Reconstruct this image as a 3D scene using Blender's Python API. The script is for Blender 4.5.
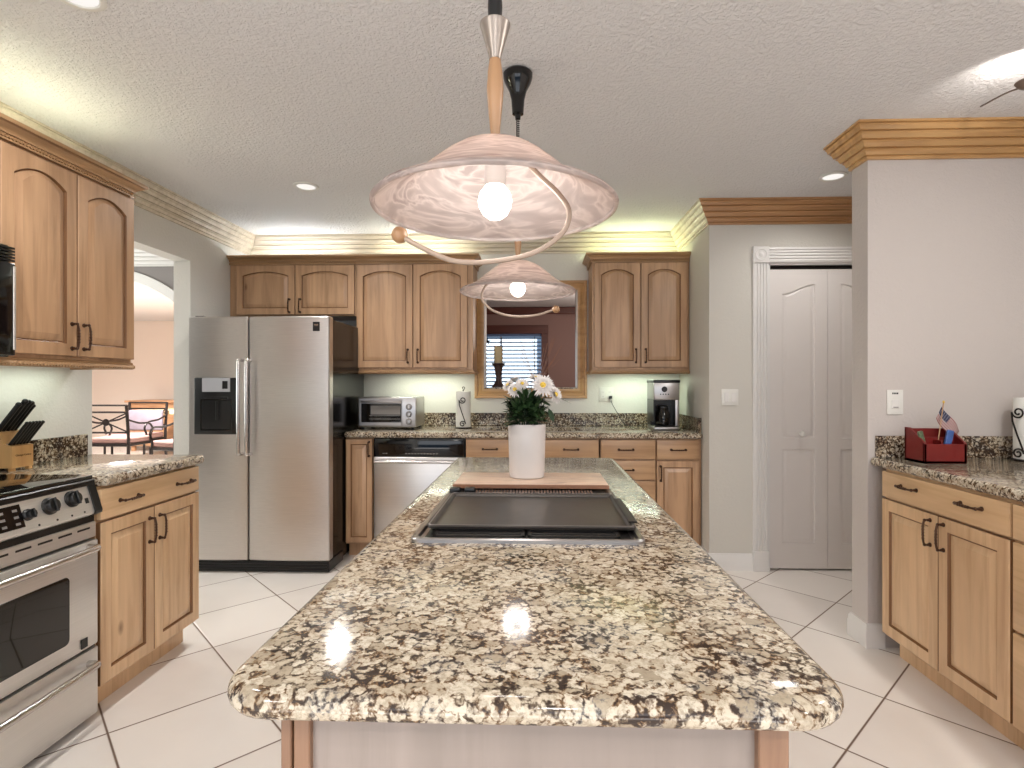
import bpy, bmesh, math, random
from mathutils import Vector, Matrix
random.seed(7)
PI = math.pi
sc = bpy.context.scene
for o in list(bpy.data.objects): bpy.data.objects.remove(o)

# ------------------------------------------------------------------ camera, exposure, world, lamps
CY0, BW, CEIL = 1.27, 4.62, 2.49          # eye height, back wall, ceiling height
cd = bpy.data.cameras.new('camera'); cam = bpy.data.objects.new('camera', cd); sc.collection.objects.link(cam)
cam.location = (0, 0, CY0); cam.rotation_euler = (PI/2, 0, math.radians(2.0))
cd.sensor_width = 36.0; cd.lens = 557.0/1024*36; cd.shift_x = -5.5/1024; cd.shift_y = -1.5/1024
cd.clip_start = .02; cd.clip_end = 200
sc.camera = cam
vs = sc.view_settings
vs.view_transform = 'Standard'; vs.look = 'None'; vs.gamma = 1.0; vs.use_curve_mapping = False
vs.exposure = 0.0
try:
    sc.cycles.use_denoising = True
    sc.cycles.max_bounces = 8; sc.cycles.diffuse_bounces = 5; sc.cycles.glossy_bounces = 4
    sc.cycles.sample_clamp_indirect = 6
    sc.cycles.caustics_reflective = False; sc.cycles.caustics_refractive = False
except Exception: pass

def s2l(c): return c/12.92 if c <= .04045 else ((c+.055)/1.055)**2.4
def C(h, k=1.0):
    h = h.lstrip('#'); return tuple(min(1, s2l(int(h[i:i+2], 16)/255)*k) for i in (0, 2, 4)) + (1,)

w = bpy.data.worlds.new('sky'); sc.world = w; w.use_nodes = True
nt = w.node_tree; bg = nt.nodes['Background']
tc = nt.nodes.new('ShaderNodeTexCoord'); sp = nt.nodes.new('ShaderNodeSeparateXYZ'); cr = nt.nodes.new('ShaderNodeValToRGB')
nt.links.new(tc.outputs['Generated'], sp.inputs[0]); nt.links.new(sp.outputs['Z'], cr.inputs[0]); nt.links.new(cr.outputs[0], bg.inputs[0])
cr.color_ramp.elements[0].position = .0; cr.color_ramp.elements[0].color = (.42, .66, 1, 1)
cr.color_ramp.elements[1].position = .8; cr.color_ramp.elements[1].color = (.50, .70, 1, 1)
bg.inputs[1].default_value = .5

LK = 1.0
def lamp(name, kind, loc, power, color=(1, 1, 1), rot=(0, 0, 0), size=.1, size_y=None, spot=None, blend=.5, parent=None, shape=None, spread=None):
    ld = bpy.data.lights.new(name, kind); lo = bpy.data.objects.new(name, ld); sc.collection.objects.link(lo)
    lo.location = loc; lo.rotation_euler = rot; ld.energy = power*LK; ld.color = color
    if kind == 'AREA':
        ld.shape = shape or ('RECTANGLE' if size_y else 'DISK'); ld.size = size
        if size_y: ld.size_y = size_y
        if spread: ld.spread = spread
    else: ld.shadow_soft_size = size
    if kind == 'SPOT': ld.spot_size = spot; ld.spot_blend = blend
    if parent: lo.parent = parent
    return lo
WARM, GREENISH, DAY = (1, .86, .72), (.86, 1, .62), (.86, .93, 1)
# daylight through the wide patio doors behind the camera
lamp('daylight', 'AREA', (-.2, -2.75, 1.62), 37, (.95, .97, 1), (PI/2, 0, 0), 4.2, 1.25)
lamp('ceiling_fill', 'AREA', (-.2, -1.8, .03), 88, (1, .985, .97), (PI, 0, 0), 4.2, 1.6)  # upward fill added behind the camera to brighten the ceiling

# ------------------------------------------------------------------ materials
def mat(name):
    m = bpy.data.materials.new(name); m.use_nodes = True
    return m, m.node_tree, m.node_tree.nodes['Principled BSDF']
def N(nt, t, **k):
    n = nt.nodes.new(t)
    for a, v in k.items():
        if a in n.inputs.keys() if hasattr(n.inputs, 'keys') else False: n.inputs[a].default_value = v
        else: setattr(n, a, v)
    return n
def I(n, **k):
    for a, v in k.items(): n.inputs[a.replace('_', ' ')].default_value = v
    return n
def ramp(nt, src, stops, interp='LINEAR'):
    r = nt.nodes.new('ShaderNodeValToRGB'); r.color_ramp.interpolation = interp
    e = r.color_ramp.elements
    while len(e) < len(stops): e.new(.5)
    for i, (p, c) in enumerate(stops): e[i].position = p; e[i].color = c if len(c) == 4 else (*c, 1)
    nt.links.new(src, r.inputs[0]); return r.outputs[0]
def coords(nt, scale=(1, 1, 1), rand=False, rot=None):
    t = nt.nodes.new('ShaderNodeTexCoord'); v = t.outputs['Object']
    if rand:
        oi = nt.nodes.new('ShaderNodeObjectInfo'); mu = nt.nodes.new('ShaderNodeVectorMath'); mu.operation = 'MULTIPLY_ADD'
        cb = nt.nodes.new('ShaderNodeCombineXYZ')
        for i in range(3): nt.links.new(oi.outputs['Random'], cb.inputs[i])
        nt.links.new(cb.outputs[0], mu.inputs[0]); mu.inputs[1].default_value = (7, 3, 9); nt.links.new(v, mu.inputs[2]); v = mu.outputs[0]
    m = nt.nodes.new('ShaderNodeMapping'); m.inputs['Scale'].default_value = scale
    if rot: m.inputs['Rotation'].default_value = rot
    nt.links.new(v, m.inputs[0]); return m.outputs[0]
def noise(nt, vec, scale, detail=2, rough=.5, dist=0):
    n = nt.nodes.new('ShaderNodeTexNoise'); I(n, Scale=scale, Detail=detail, Roughness=rough, Distortion=dist)
    nt.links.new(vec, n.inputs['Vector']); return n
def mixc(nt, fac, a, b, mode='MIX'):
    m = nt.nodes.new('ShaderNodeMix'); m.data_type = 'RGBA'; m.blend_type = mode
    for i, v in ((0, fac), (6, a), (7, b)):
        if hasattr(v, 'is_linked') or hasattr(v, 'links'): nt.links.new(v, m.inputs[i])
        else: m.inputs[i].default_value = v
    return m.outputs[2]
def bump(nt, bs, h, strength=.3, dist=.01):
    b = nt.nodes.new('ShaderNodeBump'); I(b, Strength=strength, Distance=dist)
    nt.links.new(h, b.inputs['Height']); nt.links.new(b.outputs[0], bs.inputs['Normal'])
def plain(name, hexc, rough=.5, metal=0., var=.06, vscale=8, coat=0, spec=None, emit=None):
    m, nt, b = mat(name); I(b, Roughness=rough, Metallic=metal)
    v = coords(nt); n = noise(nt, v, vscale, 3)
    c = C(hexc); lo = tuple(x*(1-var) for x in c[:3]); hi = tuple(min(1, x*(1+var)) for x in c[:3])
    nt.links.new(ramp(nt, n.outputs[0], [(.3, lo), (.7, hi)]), b.inputs['Base Color'])
    if coat: I(b, Coat_Weight=coat, Coat_Roughness=.05)
    if spec is not None: I(b, Specular_IOR_Level=spec)
    return m
def paint(name, hexc, bscale=55, bstr=.18, rough=.7, dist=.004):
    m, nt, b = mat(name); I(b, Roughness=rough, Specular_IOR_Level=.3); v = coords(nt)
    b.inputs['Base Color'].default_value = C(hexc)
    n = noise(nt, v, bscale, 3, .6, .4); bump(nt, b, ramp(nt, n.outputs[0], [(.42, (0, 0, 0)), (.62, (1, 1, 1))]), bstr, dist)
    return m
def wood(name, base, dark, axis='z', knots=True, rough=.38, stave=.10, light=None, coat=.15):
    """planks of even maple: grain runs along axis, boards of slightly different tone, now and then a knot"""
    m, nt, b = mat(name); I(b, Roughness=rough, Coat_Weight=coat, Coat_Roughness=.2)
    ai = 'xyz'.index(axis)
    sc3 = [26, 26, 26]; sc3[ai] = 1.6
    v = coords(nt, sc3, rand=True); n = noise(nt, v, 1.0, 5, .6, .5)
    col = ramp(nt, n.outputs[0], [(.25, C(dark)), (.52, C(base)), (.8, C(light or base, 1.12))])
    sc4 = [5, 5, 5]; sc4[ai] = .9
    v2 = coords(nt, sc4, rand=True); n2 = noise(nt, v2, 1.0, 3, .55, 1.2)
    col = mixc(nt, ramp(nt, n2.outputs[0], [(.42, (0, 0, 0)), (.66, (.5, .5, .5))]), col, C(dark))
    if stave:
        sp = nt.nodes.new('ShaderNodeSeparateXYZ'); nt.links.new(coords(nt, (1, 1, 1), rand=True), sp.inputs[0])
        a = nt.nodes.new('ShaderNodeMath'); a.operation = 'MULTIPLY'; a.inputs[1].default_value = 11.3
        nt.links.new(sp.outputs[0 if axis != 'x' else 2], a.inputs[0])
        f = nt.nodes.new('ShaderNodeMath'); f.operation = 'FLOOR'; nt.links.new(a.outputs[0], f.inputs[0])
        wn = nt.nodes.new('ShaderNodeTexWhiteNoise'); wn.noise_dimensions = '1D'; nt.links.new(f.outputs[0], wn.inputs['W'])
        g = ramp(nt, wn.outputs[0], [(0, (1-stave,)*3), (1, (1,)*3)])
        col = mixc(nt, 1.0, col, g, 'MULTIPLY')
    if knots:
        ks = [7, 7, 7]; ks[ai] = 3.6
        v3 = coords(nt, ks, rand=True); vo = nt.nodes.new('ShaderNodeTexVoronoi'); I(vo, Scale=1.0, Randomness=1.0); nt.links.new(v3, vo.inputs['Vector'])
        k1 = ramp(nt, vo.outputs['Distance'], [(.03, (1, 1, 1)), (.13, (0, 0, 0))])
        sg = nt.nodes.new('ShaderNodeSeparateColor'); nt.links.new(vo.outputs['Color'], sg.inputs[0])
        k2 = ramp(nt, sg.outputs[0], [(.70, (0, 0, 0)), (.74, (.75, .75, .75))])
        kk = mixc(nt, 1.0, k1, k2, 'MULTIPLY')
        col = mixc(nt, kk, col, C('6b4428'))
    nt.links.new(col, b.inputs['Base Color']); bump(nt, b, n.outputs[0], .05, .002)
    return m
def granite(name, sh=0.0):
    m, nt, b = mat(name); I(b, Roughness=.10, Specular_IOR_Level=.45)
    v = coords(nt, (1, 1, 1), rot=(0, 0, .5))
    warp = noise(nt, v, 30, 3, .6)
    ad = nt.nodes.new('ShaderNodeVectorMath'); ad.operation = 'MULTIPLY_ADD'
    nt.links.new(warp.outputs['Color'], ad.inputs[0]); ad.inputs[1].default_value = (.055, .055, .055); nt.links.new(v, ad.inputs[2]); wv = ad.outputs[0]
    vo = nt.nodes.new('ShaderNodeTexVoronoi'); vo.feature = 'DISTANCE_TO_EDGE'; I(vo, Scale=44.0); nt.links.new(wv, vo.inputs['Vector'])
    vc = nt.nodes.new('ShaderNodeTexVoronoi'); I(vc, Scale=44.0); nt.links.new(wv, vc.inputs['Vector'])
    sg = nt.nodes.new('ShaderNodeSeparateColor'); nt.links.new(vc.outputs['Color'], sg.inputs[0])
    base = ramp(nt, sg.outputs[0], [(0, C('a0937f')), (.25, C('bdb09b')), (.6, C('d3c9b7')), (1, C('c4b7a2'))])
    fine = noise(nt, v, 120, 4, .75)
    base = mixc(nt, ramp(nt, fine.outputs[0], [(.44, (0, 0, 0)), (.62, (.75, .75, .75))]), base, C('91836f'))
    big = noise(nt, v, 11, 2, .5); med = noise(nt, v, 85, 4, .65, .3)
    e1 = ramp(nt, vo.outputs['Distance'], [(.0, (.20,)*3), (.20, (0, 0, 0))])
    sm = nt.nodes.new('ShaderNodeMath'); sm.operation = 'ADD'; nt.links.new(med.outputs[0], sm.inputs[0]); nt.links.new(e1, sm.inputs[1])
    s2 = nt.nodes.new('ShaderNodeMath'); s2.operation = 'MULTIPLY_ADD'; nt.links.new(big.outputs[0], s2.inputs[0]); s2.inputs[1].default_value = .42; nt.links.new(sm.outputs[0], s2.inputs[2])
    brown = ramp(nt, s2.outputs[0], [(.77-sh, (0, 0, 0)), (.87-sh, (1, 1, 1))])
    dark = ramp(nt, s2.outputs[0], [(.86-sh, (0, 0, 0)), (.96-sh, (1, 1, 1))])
    pick = noise(nt, v, 18, 2)
    bc = ramp(nt, pick.outputs[0], [(.38, C('6f6252')), (.5, C('7d6144')), (.62, C('76706a'))])
    col = mixc(nt, brown, base, bc); col = mixc(nt, dark, col, C('362a23'))
    nt.links.new(col, b.inputs['Base Color'])
    return m
def steel(name, base='b9b5b0', rough=.26, axis='x', var=.08):
    m, nt, b = mat(name); I(b, Metallic=1.0, Roughness=rough)
    s3 = [400, 400, 400]; s3['xyz'.index(axis)] = 3
    n = noise(nt, coords(nt, s3), 1, 2); c = C(base)
    nt.links.new(ramp(nt, n.outputs[0], [(.3, tuple(x*(1-var) for x in c[:3])), (.7, tuple(x*(1+var) for x in c[:3]))]), b.inputs['Base Color'])
    lo = noise(nt, coords(nt, (1.3, 1.3, 1.7)), 1.6, 1); bump(nt, b, lo.outputs[0], .12, .05)
    return m

M = {}
M['maple_v'] = wood('maple_vertical', 'bf9976', '9c7858')
M['maple_h'] = wood('maple_horizontal', 'be9974', 'a37d5b', 'x', knots=False)
M['maple_hL'] = wood('maple_horizontal_honey', 'dab78e', 'c29c72', 'x', knots=False)
M['maple_vL'] = wood('maple_vertical_honey', 'd8b68f', 'bb9570')
M['maple_trim'] = wood('maple_trim', 'b08c66', '8f6c49', 'x', knots=False, stave=0)
M['oak'] = wood('oak_trim', 'c39a66', 'a0774a', 'x', knots=False, stave=0, rough=.3)
M['oak_dark'] = wood('oak_trim_dark', 'b58a60', '946a44', 'x', knots=False, stave=0, rough=.35)
M['lit_trim'] = wood('lit_trim', 'd6ccba', 'beb29c', 'x', knots=False, stave=0)  # same crown wood, whitening from the cabinet-top lights put into its colour
M['frame_pine'] = wood('frame_pine', 'c59c6c', 'a67d50', 'x', knots=False, stave=0)
M['frame_pine_v'] = wood('frame_pine_v', 'a9825d', '8a6545', 'z', knots=False, stave=0)
M['panel_pale'] = wood('panel_pale', '94877f', '867a72', 'z', knots=False, stave=0)
M['post_maple'] = wood('post_maple', '8e6b52', '74543f', 'z', knots=False, stave=0)
M['redwood'] = wood('redwood', '5a2c20', '44201a', 'x', knots=False, stave=0)
M['glaze'] = wood('walnut_glaze_shade', '86603f', '6a482d', 'z', knots=False, stave=0)
M['gap'] = plain('cabinet_gap', '3a2518', .8)
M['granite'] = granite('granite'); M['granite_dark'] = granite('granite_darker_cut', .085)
M['wall'] = paint('wall_paint', 'c6c2ba'); M['wall_lit'] = paint('wall_paint_lit', 'd9d7d1')  # second is the same wall paint, lightened in place of missing light
M['wall_stub'] = paint('wall_paint_stub', 'bfb7b2')
M['ceiling'] = paint('ceiling_paint', 'dad9d9', 62, .6, .85, .006)
M['white_trim'] = plain('white_trim', 'd8d5d2', .35, var=.01)
M['white_door'] = plain('white_door', 'd9d3cf', .35, var=.01)
M['steel'] = steel('brushed_steel', 'd2cec9', .33, 'x', .05); M['steel'].node_tree.nodes['Principled BSDF'].inputs['Metallic'].default_value = .72; M['steel_v'] = steel('brushed_steel_upright', 'cdc8c4', .34, 'x', .05)
M['steel_bright'] = plain('polished_steel', 'c4bfbb', .2, 1.0, .02)
M['hob_steel'] = steel('hob_steel', 'aaa7a6', .3, 'x', .03)
M['bronze'] = plain('oil_rubbed_bronze', '4a3428', .35, .8, .25, 90)
M['iron'] = plain('black_iron', '1d1715', .45, .6, .1)
M['black'] = plain('black_plastic', '0d0d0e', .3, 0, .1)
M['black_gloss'] = plain('black_gloss', '0a090a', .08, 0, .1)
M['fridge_side'] = plain('fridge_side', '0c0a09', .16, 0, .1, spec=.22)
M['panel_grey'] = plain('panel_grey', 'a9abb0', .35, 0, .02)
M['black_glass'] = plain('black_glass', '15120f', .03, 0, .1)
M['cast_iron'] = plain('cast_iron', '2a2725', .42, .35, .15, 60)
M['griddle'] = plain('griddle_coating', '46413d', .33, .3, .1, 30)
M['ceramic'] = plain('white_ceramic', 'cdc6c2', .28, 0, .02)
M['paper'] = plain('white_paper', 'dedcd6', .9, 0, .03)
M['white_plastic'] = plain('white_plastic', 'dad8d2', .35, 0, .01)
M['grey_mark'] = plain('grey_mark', '77736f', .5, 0, .01)
M['red_paint'] = plain('red_painted_wood', '6d1512', .4, 0, .12)
M['cushion'] = plain('mauve_cushion', '755a54', .9, 0, .1)
M['cushion_grey'] = plain('grey_cushion', '6d636b', .9, 0, .1)
M['peach'] = paint('peach_wall', 'e8dcd2', 30, .05)
M['side_wood'] = wood('side_wood', 'b98d68', '9a7050', 'x', knots=False)
M['mauve_grey'] = paint('grey_wall', '8b8583', 30, .05)
M['mauve_wall'] = paint('brown_wall', '8a6f69', 30, .05)
M['candle'] = plain('candle_wax', 'c9b690', .5, 0, .05)
M['candlewood'] = plain('dark_turned_wood', '3c2622', .4, 0, .1)
M['pine_block'] = wood('knife_block_wood', 'd3a66c', 'b98850', 'z', knots=False, stave=0)
M['leaf'] = plain('leaf_green', '2b4423', .5, 0, .45, 60)
M['petal'] = plain('white_petal', 'e6e0dc', .6, 0, .05, 40)
M['pollen'] = plain('yellow_centre', 'd8b64a', .8, 0, .2, 200)
M['blind'] = plain('blind_slat', '566f98', .5, 0, .02)
M['shrub'] = plain('garden_shrub', '5c7f78', .8, 0, .4, 5)
M['marble'] = None
m, nt, b = mat('board_wood'); I(b, Roughness=.35)
n = noise(nt, coords(nt, (3, 18, 3)), 2.2, 5, .65, 1.6)
nt.links.new(ramp(nt, n.outputs[0], [(.3, C('a58d83')), (.48, C('d0b49e')), (.7, C('dcc3ad'))]), b.inputs['Base Color']); M['marble'] = m
M['board_edge'] = wood('board_edge', '8c6248', '6d4833', 'x', knots=False, stave=0)

# floor: cream tiles laid on the diagonal, thin brown grout
m, nt, b = mat('floor_tile'); I(b, Roughness=.22, Specular_IOR_Level=.45)
T = .4635
tcn = nt.nodes.new('ShaderNodeTexCoord'); sp = nt.nodes.new('ShaderNodeSeparateXYZ'); nt.links.new(tcn.outputs['Object'], sp.inputs[0])
def mth(op, a, b2=None, c2=None):
    n = nt.nodes.new('ShaderNodeMath'); n.operation = op
    for i, v in enumerate((a, b2, c2)):
        if v is None: continue
        if isinstance(v, (int, float)): n.inputs[i].default_value = v
        else: nt.links.new(v, n.inputs[i])
    return n.outputs[0]
r2 = 1/math.sqrt(2)
p_ = mth('MULTIPLY', mth('SUBTRACT', sp.outputs[1], sp.outputs[0]), r2/T)
q_ = mth('MULTIPLY', mth('ADD', sp.outputs[1], sp.outputs[0]), r2/T)
p_ = mth('SUBTRACT', p_, .632/T); q_ = mth('SUBTRACT', q_, .29/T)
def edge(x):
    f = mth('FRACT', x); return mth('MINIMUM', f, mth('SUBTRACT', 1.0, f))
ed = mth('MINIMUM', edge(p_), edge(q_))
g = ramp(nt, ed, [(.0065, (1, 1, 1)), (.0095, (0, 0, 0))])
cb = nt.nodes.new('ShaderNodeCombineXYZ'); nt.links.new(mth('FLOOR', p_), cb.inputs[0]); nt.links.new(mth('FLOOR', q_), cb.inputs[1])
wn = nt.nodes.new('ShaderNodeTexWhiteNoise'); nt.links.new(cb.outputs[0], wn.inputs[0])
tcol = ramp(nt, wn.outputs[0], [(0, C('ded6cf')), (1, C('e8e1da'))])
n = noise(nt, coords(nt), 5, 4); tcol = mixc(nt, ramp(nt, n.outputs[0], [(.4, (0, 0, 0)), (.75, (.35,)*3)]), tcol, C('eae3dc'))
nt.links.new(mixc(nt, g, tcol, C('6b5648')), b.inputs['Base Color'])
nt.links.new(mixc(nt, g, (.22,)*3 + (1,), (.8,)*3 + (1,)), b.inputs['Roughness']); bump(nt, b, ramp(nt, ed, [(.006, (0, 0, 0)), (.014, (1, 1, 1))]), .35, .002)
M['tile'] = m

# alabaster glass of the pendant shades
m, nt, b = mat('alabaster_glass')
v = coords(nt, (1, 1, 6)); n = noise(nt, v, 6.5, 3, .45, 1.8)
col = ramp(nt, n.outputs[0], [(.28, C('c4bbb8')), (.45, C('d0c8c5')), (.54, C('e6e0dd')), (.66, C('c2b8b5'))])
nt.links.new(col, b.inputs['Base Color']); I(b, Roughness=.12)
tr = nt.nodes.new('ShaderNodeBsdfTranslucent'); nt.links.new(mixc(nt, 1.0, col, C('fff2ea'), 'MULTIPLY'), tr.inputs[0])
ms = nt.nodes.new('ShaderNodeMixShader'); ms.inputs[0].default_value = .62
nt.links.new(b.outputs[0], ms.inputs[1]); nt.links.new(tr.outputs[0], ms.inputs[2]); nt.links.new(ms.outputs[0], nt.nodes['Material Output'].inputs[0])
M['alabaster'] = m
def emis(name, col, st):
    m, nt, b = mat(name); nt.nodes.remove(b); e = nt.nodes.new('ShaderNodeEmission'); e.inputs[0].default_value = (*col, 1); e.inputs[1].default_value = st
    nt.links.new(e.outputs[0], nt.nodes['Material Output'].inputs[0]); return m
M['bulb'] = emis('bulb_glow', (1, .95, .88), 5)
M['can_glow'] = emis('can_glow', (1, .95, .9), 1.0)
M['tube_glow'] = emis('tube_glow', (.9, 1, .7), 4)
m, nt, b = mat('clear_glass'); I(b, Roughness=.02, Transmission_Weight=1.0, IOR=1.45); M['glass'] = m
# the small paper flag
m, nt, b = mat('striped_flag'); I(b, Roughness=.8)
t = nt.nodes.new('ShaderNodeTexCoord'); sp = nt.nodes.new('ShaderNodeSeparateXYZ'); nt.links.new(t.outputs['UV'], sp.inputs[0])
def mth2(op, a, b2):
    n = nt.nodes.new('ShaderNodeMath'); n.operation = op
    for i, v in enumerate((a, b2)):
        if isinstance(v, (int, float)): n.inputs[i].default_value = v
        else: nt.links.new(v, n.inputs[i])
    return n.outputs[0]
st = mth2('GREATER_THAN', mth2('FRACT', mth2('MULTIPLY', sp.outputs[1], 6.5), 0), .5)
col = mixc(nt, st, C('842a28'), C('bdb4b0'))
can = mth2('MULTIPLY', mth2('LESS_THAN', sp.outputs[0], .42), mth2('GREATER_THAN', sp.outputs[1], .46))
vo = nt.nodes.new('ShaderNodeTexVoronoi'); I(vo, Scale=14, Randomness=0.0); nt.links.new(t.outputs['UV'], vo.inputs['Vector'])
cc = mixc(nt, ramp(nt, vo.outputs['Distance'], [(.14, (1, 1, 1)), (.20, (0, 0, 0))]), C('1f2140'), C('c8c8d0'))
nt.links.new(mixc(nt, can, col, cc), b.inputs['Base Color']); M['flag'] = m

# ------------------------------------------------------------------ mesh helpers
class MB:
    def __init__(s): s.bm = bmesh.new()
    def face(s, pts):
        vs = [s.bm.verts.new(p) for p in pts]
        try: return s.bm.faces.new(vs)
        except ValueError: return None
    def box(s, x0, x1, y0, y1, z0, z1, bev=0, seg=1):
        r = bmesh.ops.create_cube(s.bm, size=1)
        vs = r['verts']
        for v in vs: v.co = Vector(((x0+x1)/2 + v.co.x*abs(x1-x0), (y0+y1)/2 + v.co.y*abs(y1-y0), (z0+z1)/2 + v.co.z*abs(z1-z0)))
        if bev:
            es = list({e for v in vs for e in v.link_edges})
            bmesh.ops.bevel(s.bm, geom=es, offset=bev, segments=seg, affect='EDGES', profile=.5)
        return s
    def loops(s, loops, close=True, cap0=False, cap1=False):
        L = [[s.bm.verts.new(p) for p in lp] for lp in loops]
        n = len(L[0])
        for a, b in zip(L, L[1:]):
            for i in range(n if close else n-1):
                j = (i+1) % n
                try: s.bm.faces.new((a[i], a[j], b[j], b[i]))
                except ValueError: pass
        if cap0: s.bm.faces.new(L[0][::-1])
        if cap1: s.bm.faces.new(L[-1])
        return L
    def lathe(s, prof, n=32, c=(0, 0, 0), axis='z', cap0=True, cap1=True):
        lp = []
        for r, h in prof:
            row = []
            for i in range(n):
                a = 2*PI*i/n; p = (r*math.cos(a), r*math.sin(a), h)
                if axis == 'y': p = (p[0], -h, p[1])
                if axis == 'x': p = (h, p[0], p[1])
                row.append((c[0]+p[0], c[1]+p[1], c[2]+p[2]))
            lp.append(row)
        s.loops(lp, True, cap0, cap1); return s
    def tube(s, pts, r, n=8, smooth=0, taper=None, flat=1.0):
        P = [Vector(p) for p in pts]
        if smooth:
            Q = []
            for i in range(len(P)-1):
                a, b, c, d = P[max(i-1, 0)], P[i], P[i+1], P[min(i+2, len(P)-1)]
                for k in range(smooth):
                    t = k/smooth
                    Q.append(.5*((2*b) + (c-a)*t + (2*a-5*b+4*c-d)*t*t + (3*b-a-3*c+d)*t**3))
            Q.append(P[-1]); P = Q
        t0 = (P[1]-P[0]).normalized(); up = Vector((0, 0, 1)) if abs(t0.z) < .9 else Vector((1, 0, 0))
        nrm = t0.cross(up).normalized(); rows = []
        for i, p in enumerate(P):
            t = (P[min(i+1, len(P)-1)] - P[max(i-1, 0)]).normalized()
            nrm = (nrm - t*nrm.dot(t)).normalized(); bn = t.cross(nrm)
            rr = r if taper is None else r*(taper[0] + (taper[1]-taper[0])*i/(len(P)-1))
            rows.append([tuple(p + nrm*rr*math.cos(2*PI*k/n) + bn*rr*flat*math.sin(2*PI*k/n)) for k in range(n)])
        s.loops(rows, True, True, True); return s
    def sweep(s, path, prof, closed=False, z=0.0, caps=True, keep=None):
        """prof: (out, up) pairs swept along a plan path; out is to the right of travel; mitred corners"""
        P = [Vector(p) for p in path]; n = len(P); rows = []
        for i in range(n):
            if closed: a, c = P[i-1], P[(i+1) % n]
            else: a, c = (P[i-1] if i else None), (P[i+1] if i < n-1 else None)
            d1 = (P[i]-a).normalized() if a is not None else None
            d2 = (c-P[i]).normalized() if c is not None else None
            d1 = d1 or d2; d2 = d2 or d1
            n1 = Vector((d1.y, -d1.x)); n2 = Vector((d2.y, -d2.x)); m = (n1+n2)
            m = m/max(.3, m.dot(n1)) if m.length > 1e-6 else n1
            rows.append([(P[i].x+m.x*o, P[i].y+m.y*o, z+u) for o, u in prof])
        if closed: rows.append(rows[0])
        if keep: rows = rows[keep[0]:keep[1]]
        L = s.loops(rows, True, caps and not closed, caps and not closed)
        return s
    def sphere(s, c, r, u=16, v=10, sz=1):
        lp = []
        for j in range(v+1):
            a = PI*j/v; rr = max(r*math.sin(a), 1e-5)
            lp.append((rr, -r*sz*math.cos(a)))
        s.lathe(lp, u, c); return s
    def xf(s, mtx):
        bmesh.ops.transform(s.bm, matrix=mtx, verts=s.bm.verts); return s
    def build(s, name, m, parent=None, smooth=True, angle=35, loc=None, rot=None):
        bm = s.bm; bmesh.ops.remove_doubles(bm, verts=bm.verts, dist=2e-5)
        bmesh.ops.dissolve_degenerate(bm, dist=1e-6, edges=bm.edges)
        bmesh.ops.recalc_face_normals(bm, faces=bm.faces)
        me = bpy.data.meshes.new(name); bm.to_mesh(me); bm.free()
        if m is not None: me.materials.append(m if not isinstance(m, str) else M[m])
        if getattr(s, 'glaze', False): me.materials.append(M['glaze'])
        if smooth:
            me.polygons.foreach_set('use_smooth', [True]*len(me.polygons))
            try: me.set_sharp_from_angle(angle=math.radians(angle))
            except Exception: pass
        o = bpy.data.objects.new(name, me); sc.collection.objects.link(o)
        if parent: o.parent = parent
        if loc: o.location = loc
        if rot: o.rotation_euler = rot
        return o
def thing(name, label, cat, loc=(0, 0, 0), rz=0, group=None):
    o = bpy.data.objects.new(name, None); sc.collection.objects.link(o); o.empty_display_size = .1
    o.location = loc; o.rotation_euler = (0, 0, rz); o['label'] = label; o['category'] = cat
    if group: o['group'] = group
    return o
def tag(o, label, cat, group=None):
    o['label'] = label; o['category'] = cat
    if group: o['group'] = group
    return o
def struct(o): o['kind'] = 'structure'; return o
def copy_tree(o, parent=None):
    c = o.copy(); sc.collection.objects.link(c)
    if parent: c.parent = parent
    for ch in list(o.children): copy_tree(ch, c)
    return c
def wallbox(name, x0, x1, y0, y1, z0, z1, m): return struct(MB().box(x0, x1, y0, y1, z0, z1).build(name, m, smooth=False))

# ------------------------------------------------------------------ the room
WX, RX = -2.42, 2.45            # left wall face, right wall face
wallbox('floor', -10, 5, -3, 12, -.05, 0, 'tile')
wallbox('ceiling', -10, 5, -3, 12, CEIL, CEIL+.05, 'ceiling')
# left wall: solid towards the camera, doorway to the dining room, solid by the refrigerator
mb = MB()
mb.box(WX-.12, WX, -3, 2.705, 0, CEIL); mb.box(WX-.12, WX, 2.705, 3.81, 2.12, CEIL); mb.box(WX-.12, WX, 3.81, BW, 0, CEIL)
mb.box(WX+.0002, -2.22, -1.2, 2.705, 0, 2.2)
struct(mb.build('wall_left', 'wall_lit', smooth=False))
# back wall with pass-through
PX0, PX1, PZ0, PZ1 = -.44, .335, 1.205, 2.035
mb = MB()
mb.box(WX, PX0, BW, BW+.12, 0, CEIL); mb.box(PX1, 2.6, BW, BW+.12, 0, CEIL)
mb.box(PX0, PX1, BW, BW+.12, 0, PZ0); mb.box(PX0, PX1, BW, BW+.12, PZ1, CEIL)
struct(mb.build('wall_back', 'wall_lit', smooth=False))
# pantry wall in front of it, from the kitchen corner to the right, with the folding door opening
KX, KY = 1.168, 3.82
DX0, DX1, DZ = 1.565, 2.36, 2.07
mb = MB()
mb.box(KX, DX0, KY, KY+.12, 0, CEIL); mb.box(DX0, RX, KY, KY+.12, DZ, CEIL); mb.box(DX1, RX, KY, KY+.12, 0, DZ)
mb.box(KX, KX+.12, KY+.1201, BW, 0, CEIL)
struct(mb.build('wall_back_pantry', 'wall', smooth=False))
# stub wall behind the right-hand counter
SX, SY0, SY1 = 1.586, 2.73, 2.862
wallbox('wall_right_stub', SX, RX, SY0, SY1, 0, CEIL, 'wall_stub')
wallbox('wall_right', RX, RX+.12, -3, BW, 0, CEIL, 'wall_stub')
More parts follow.
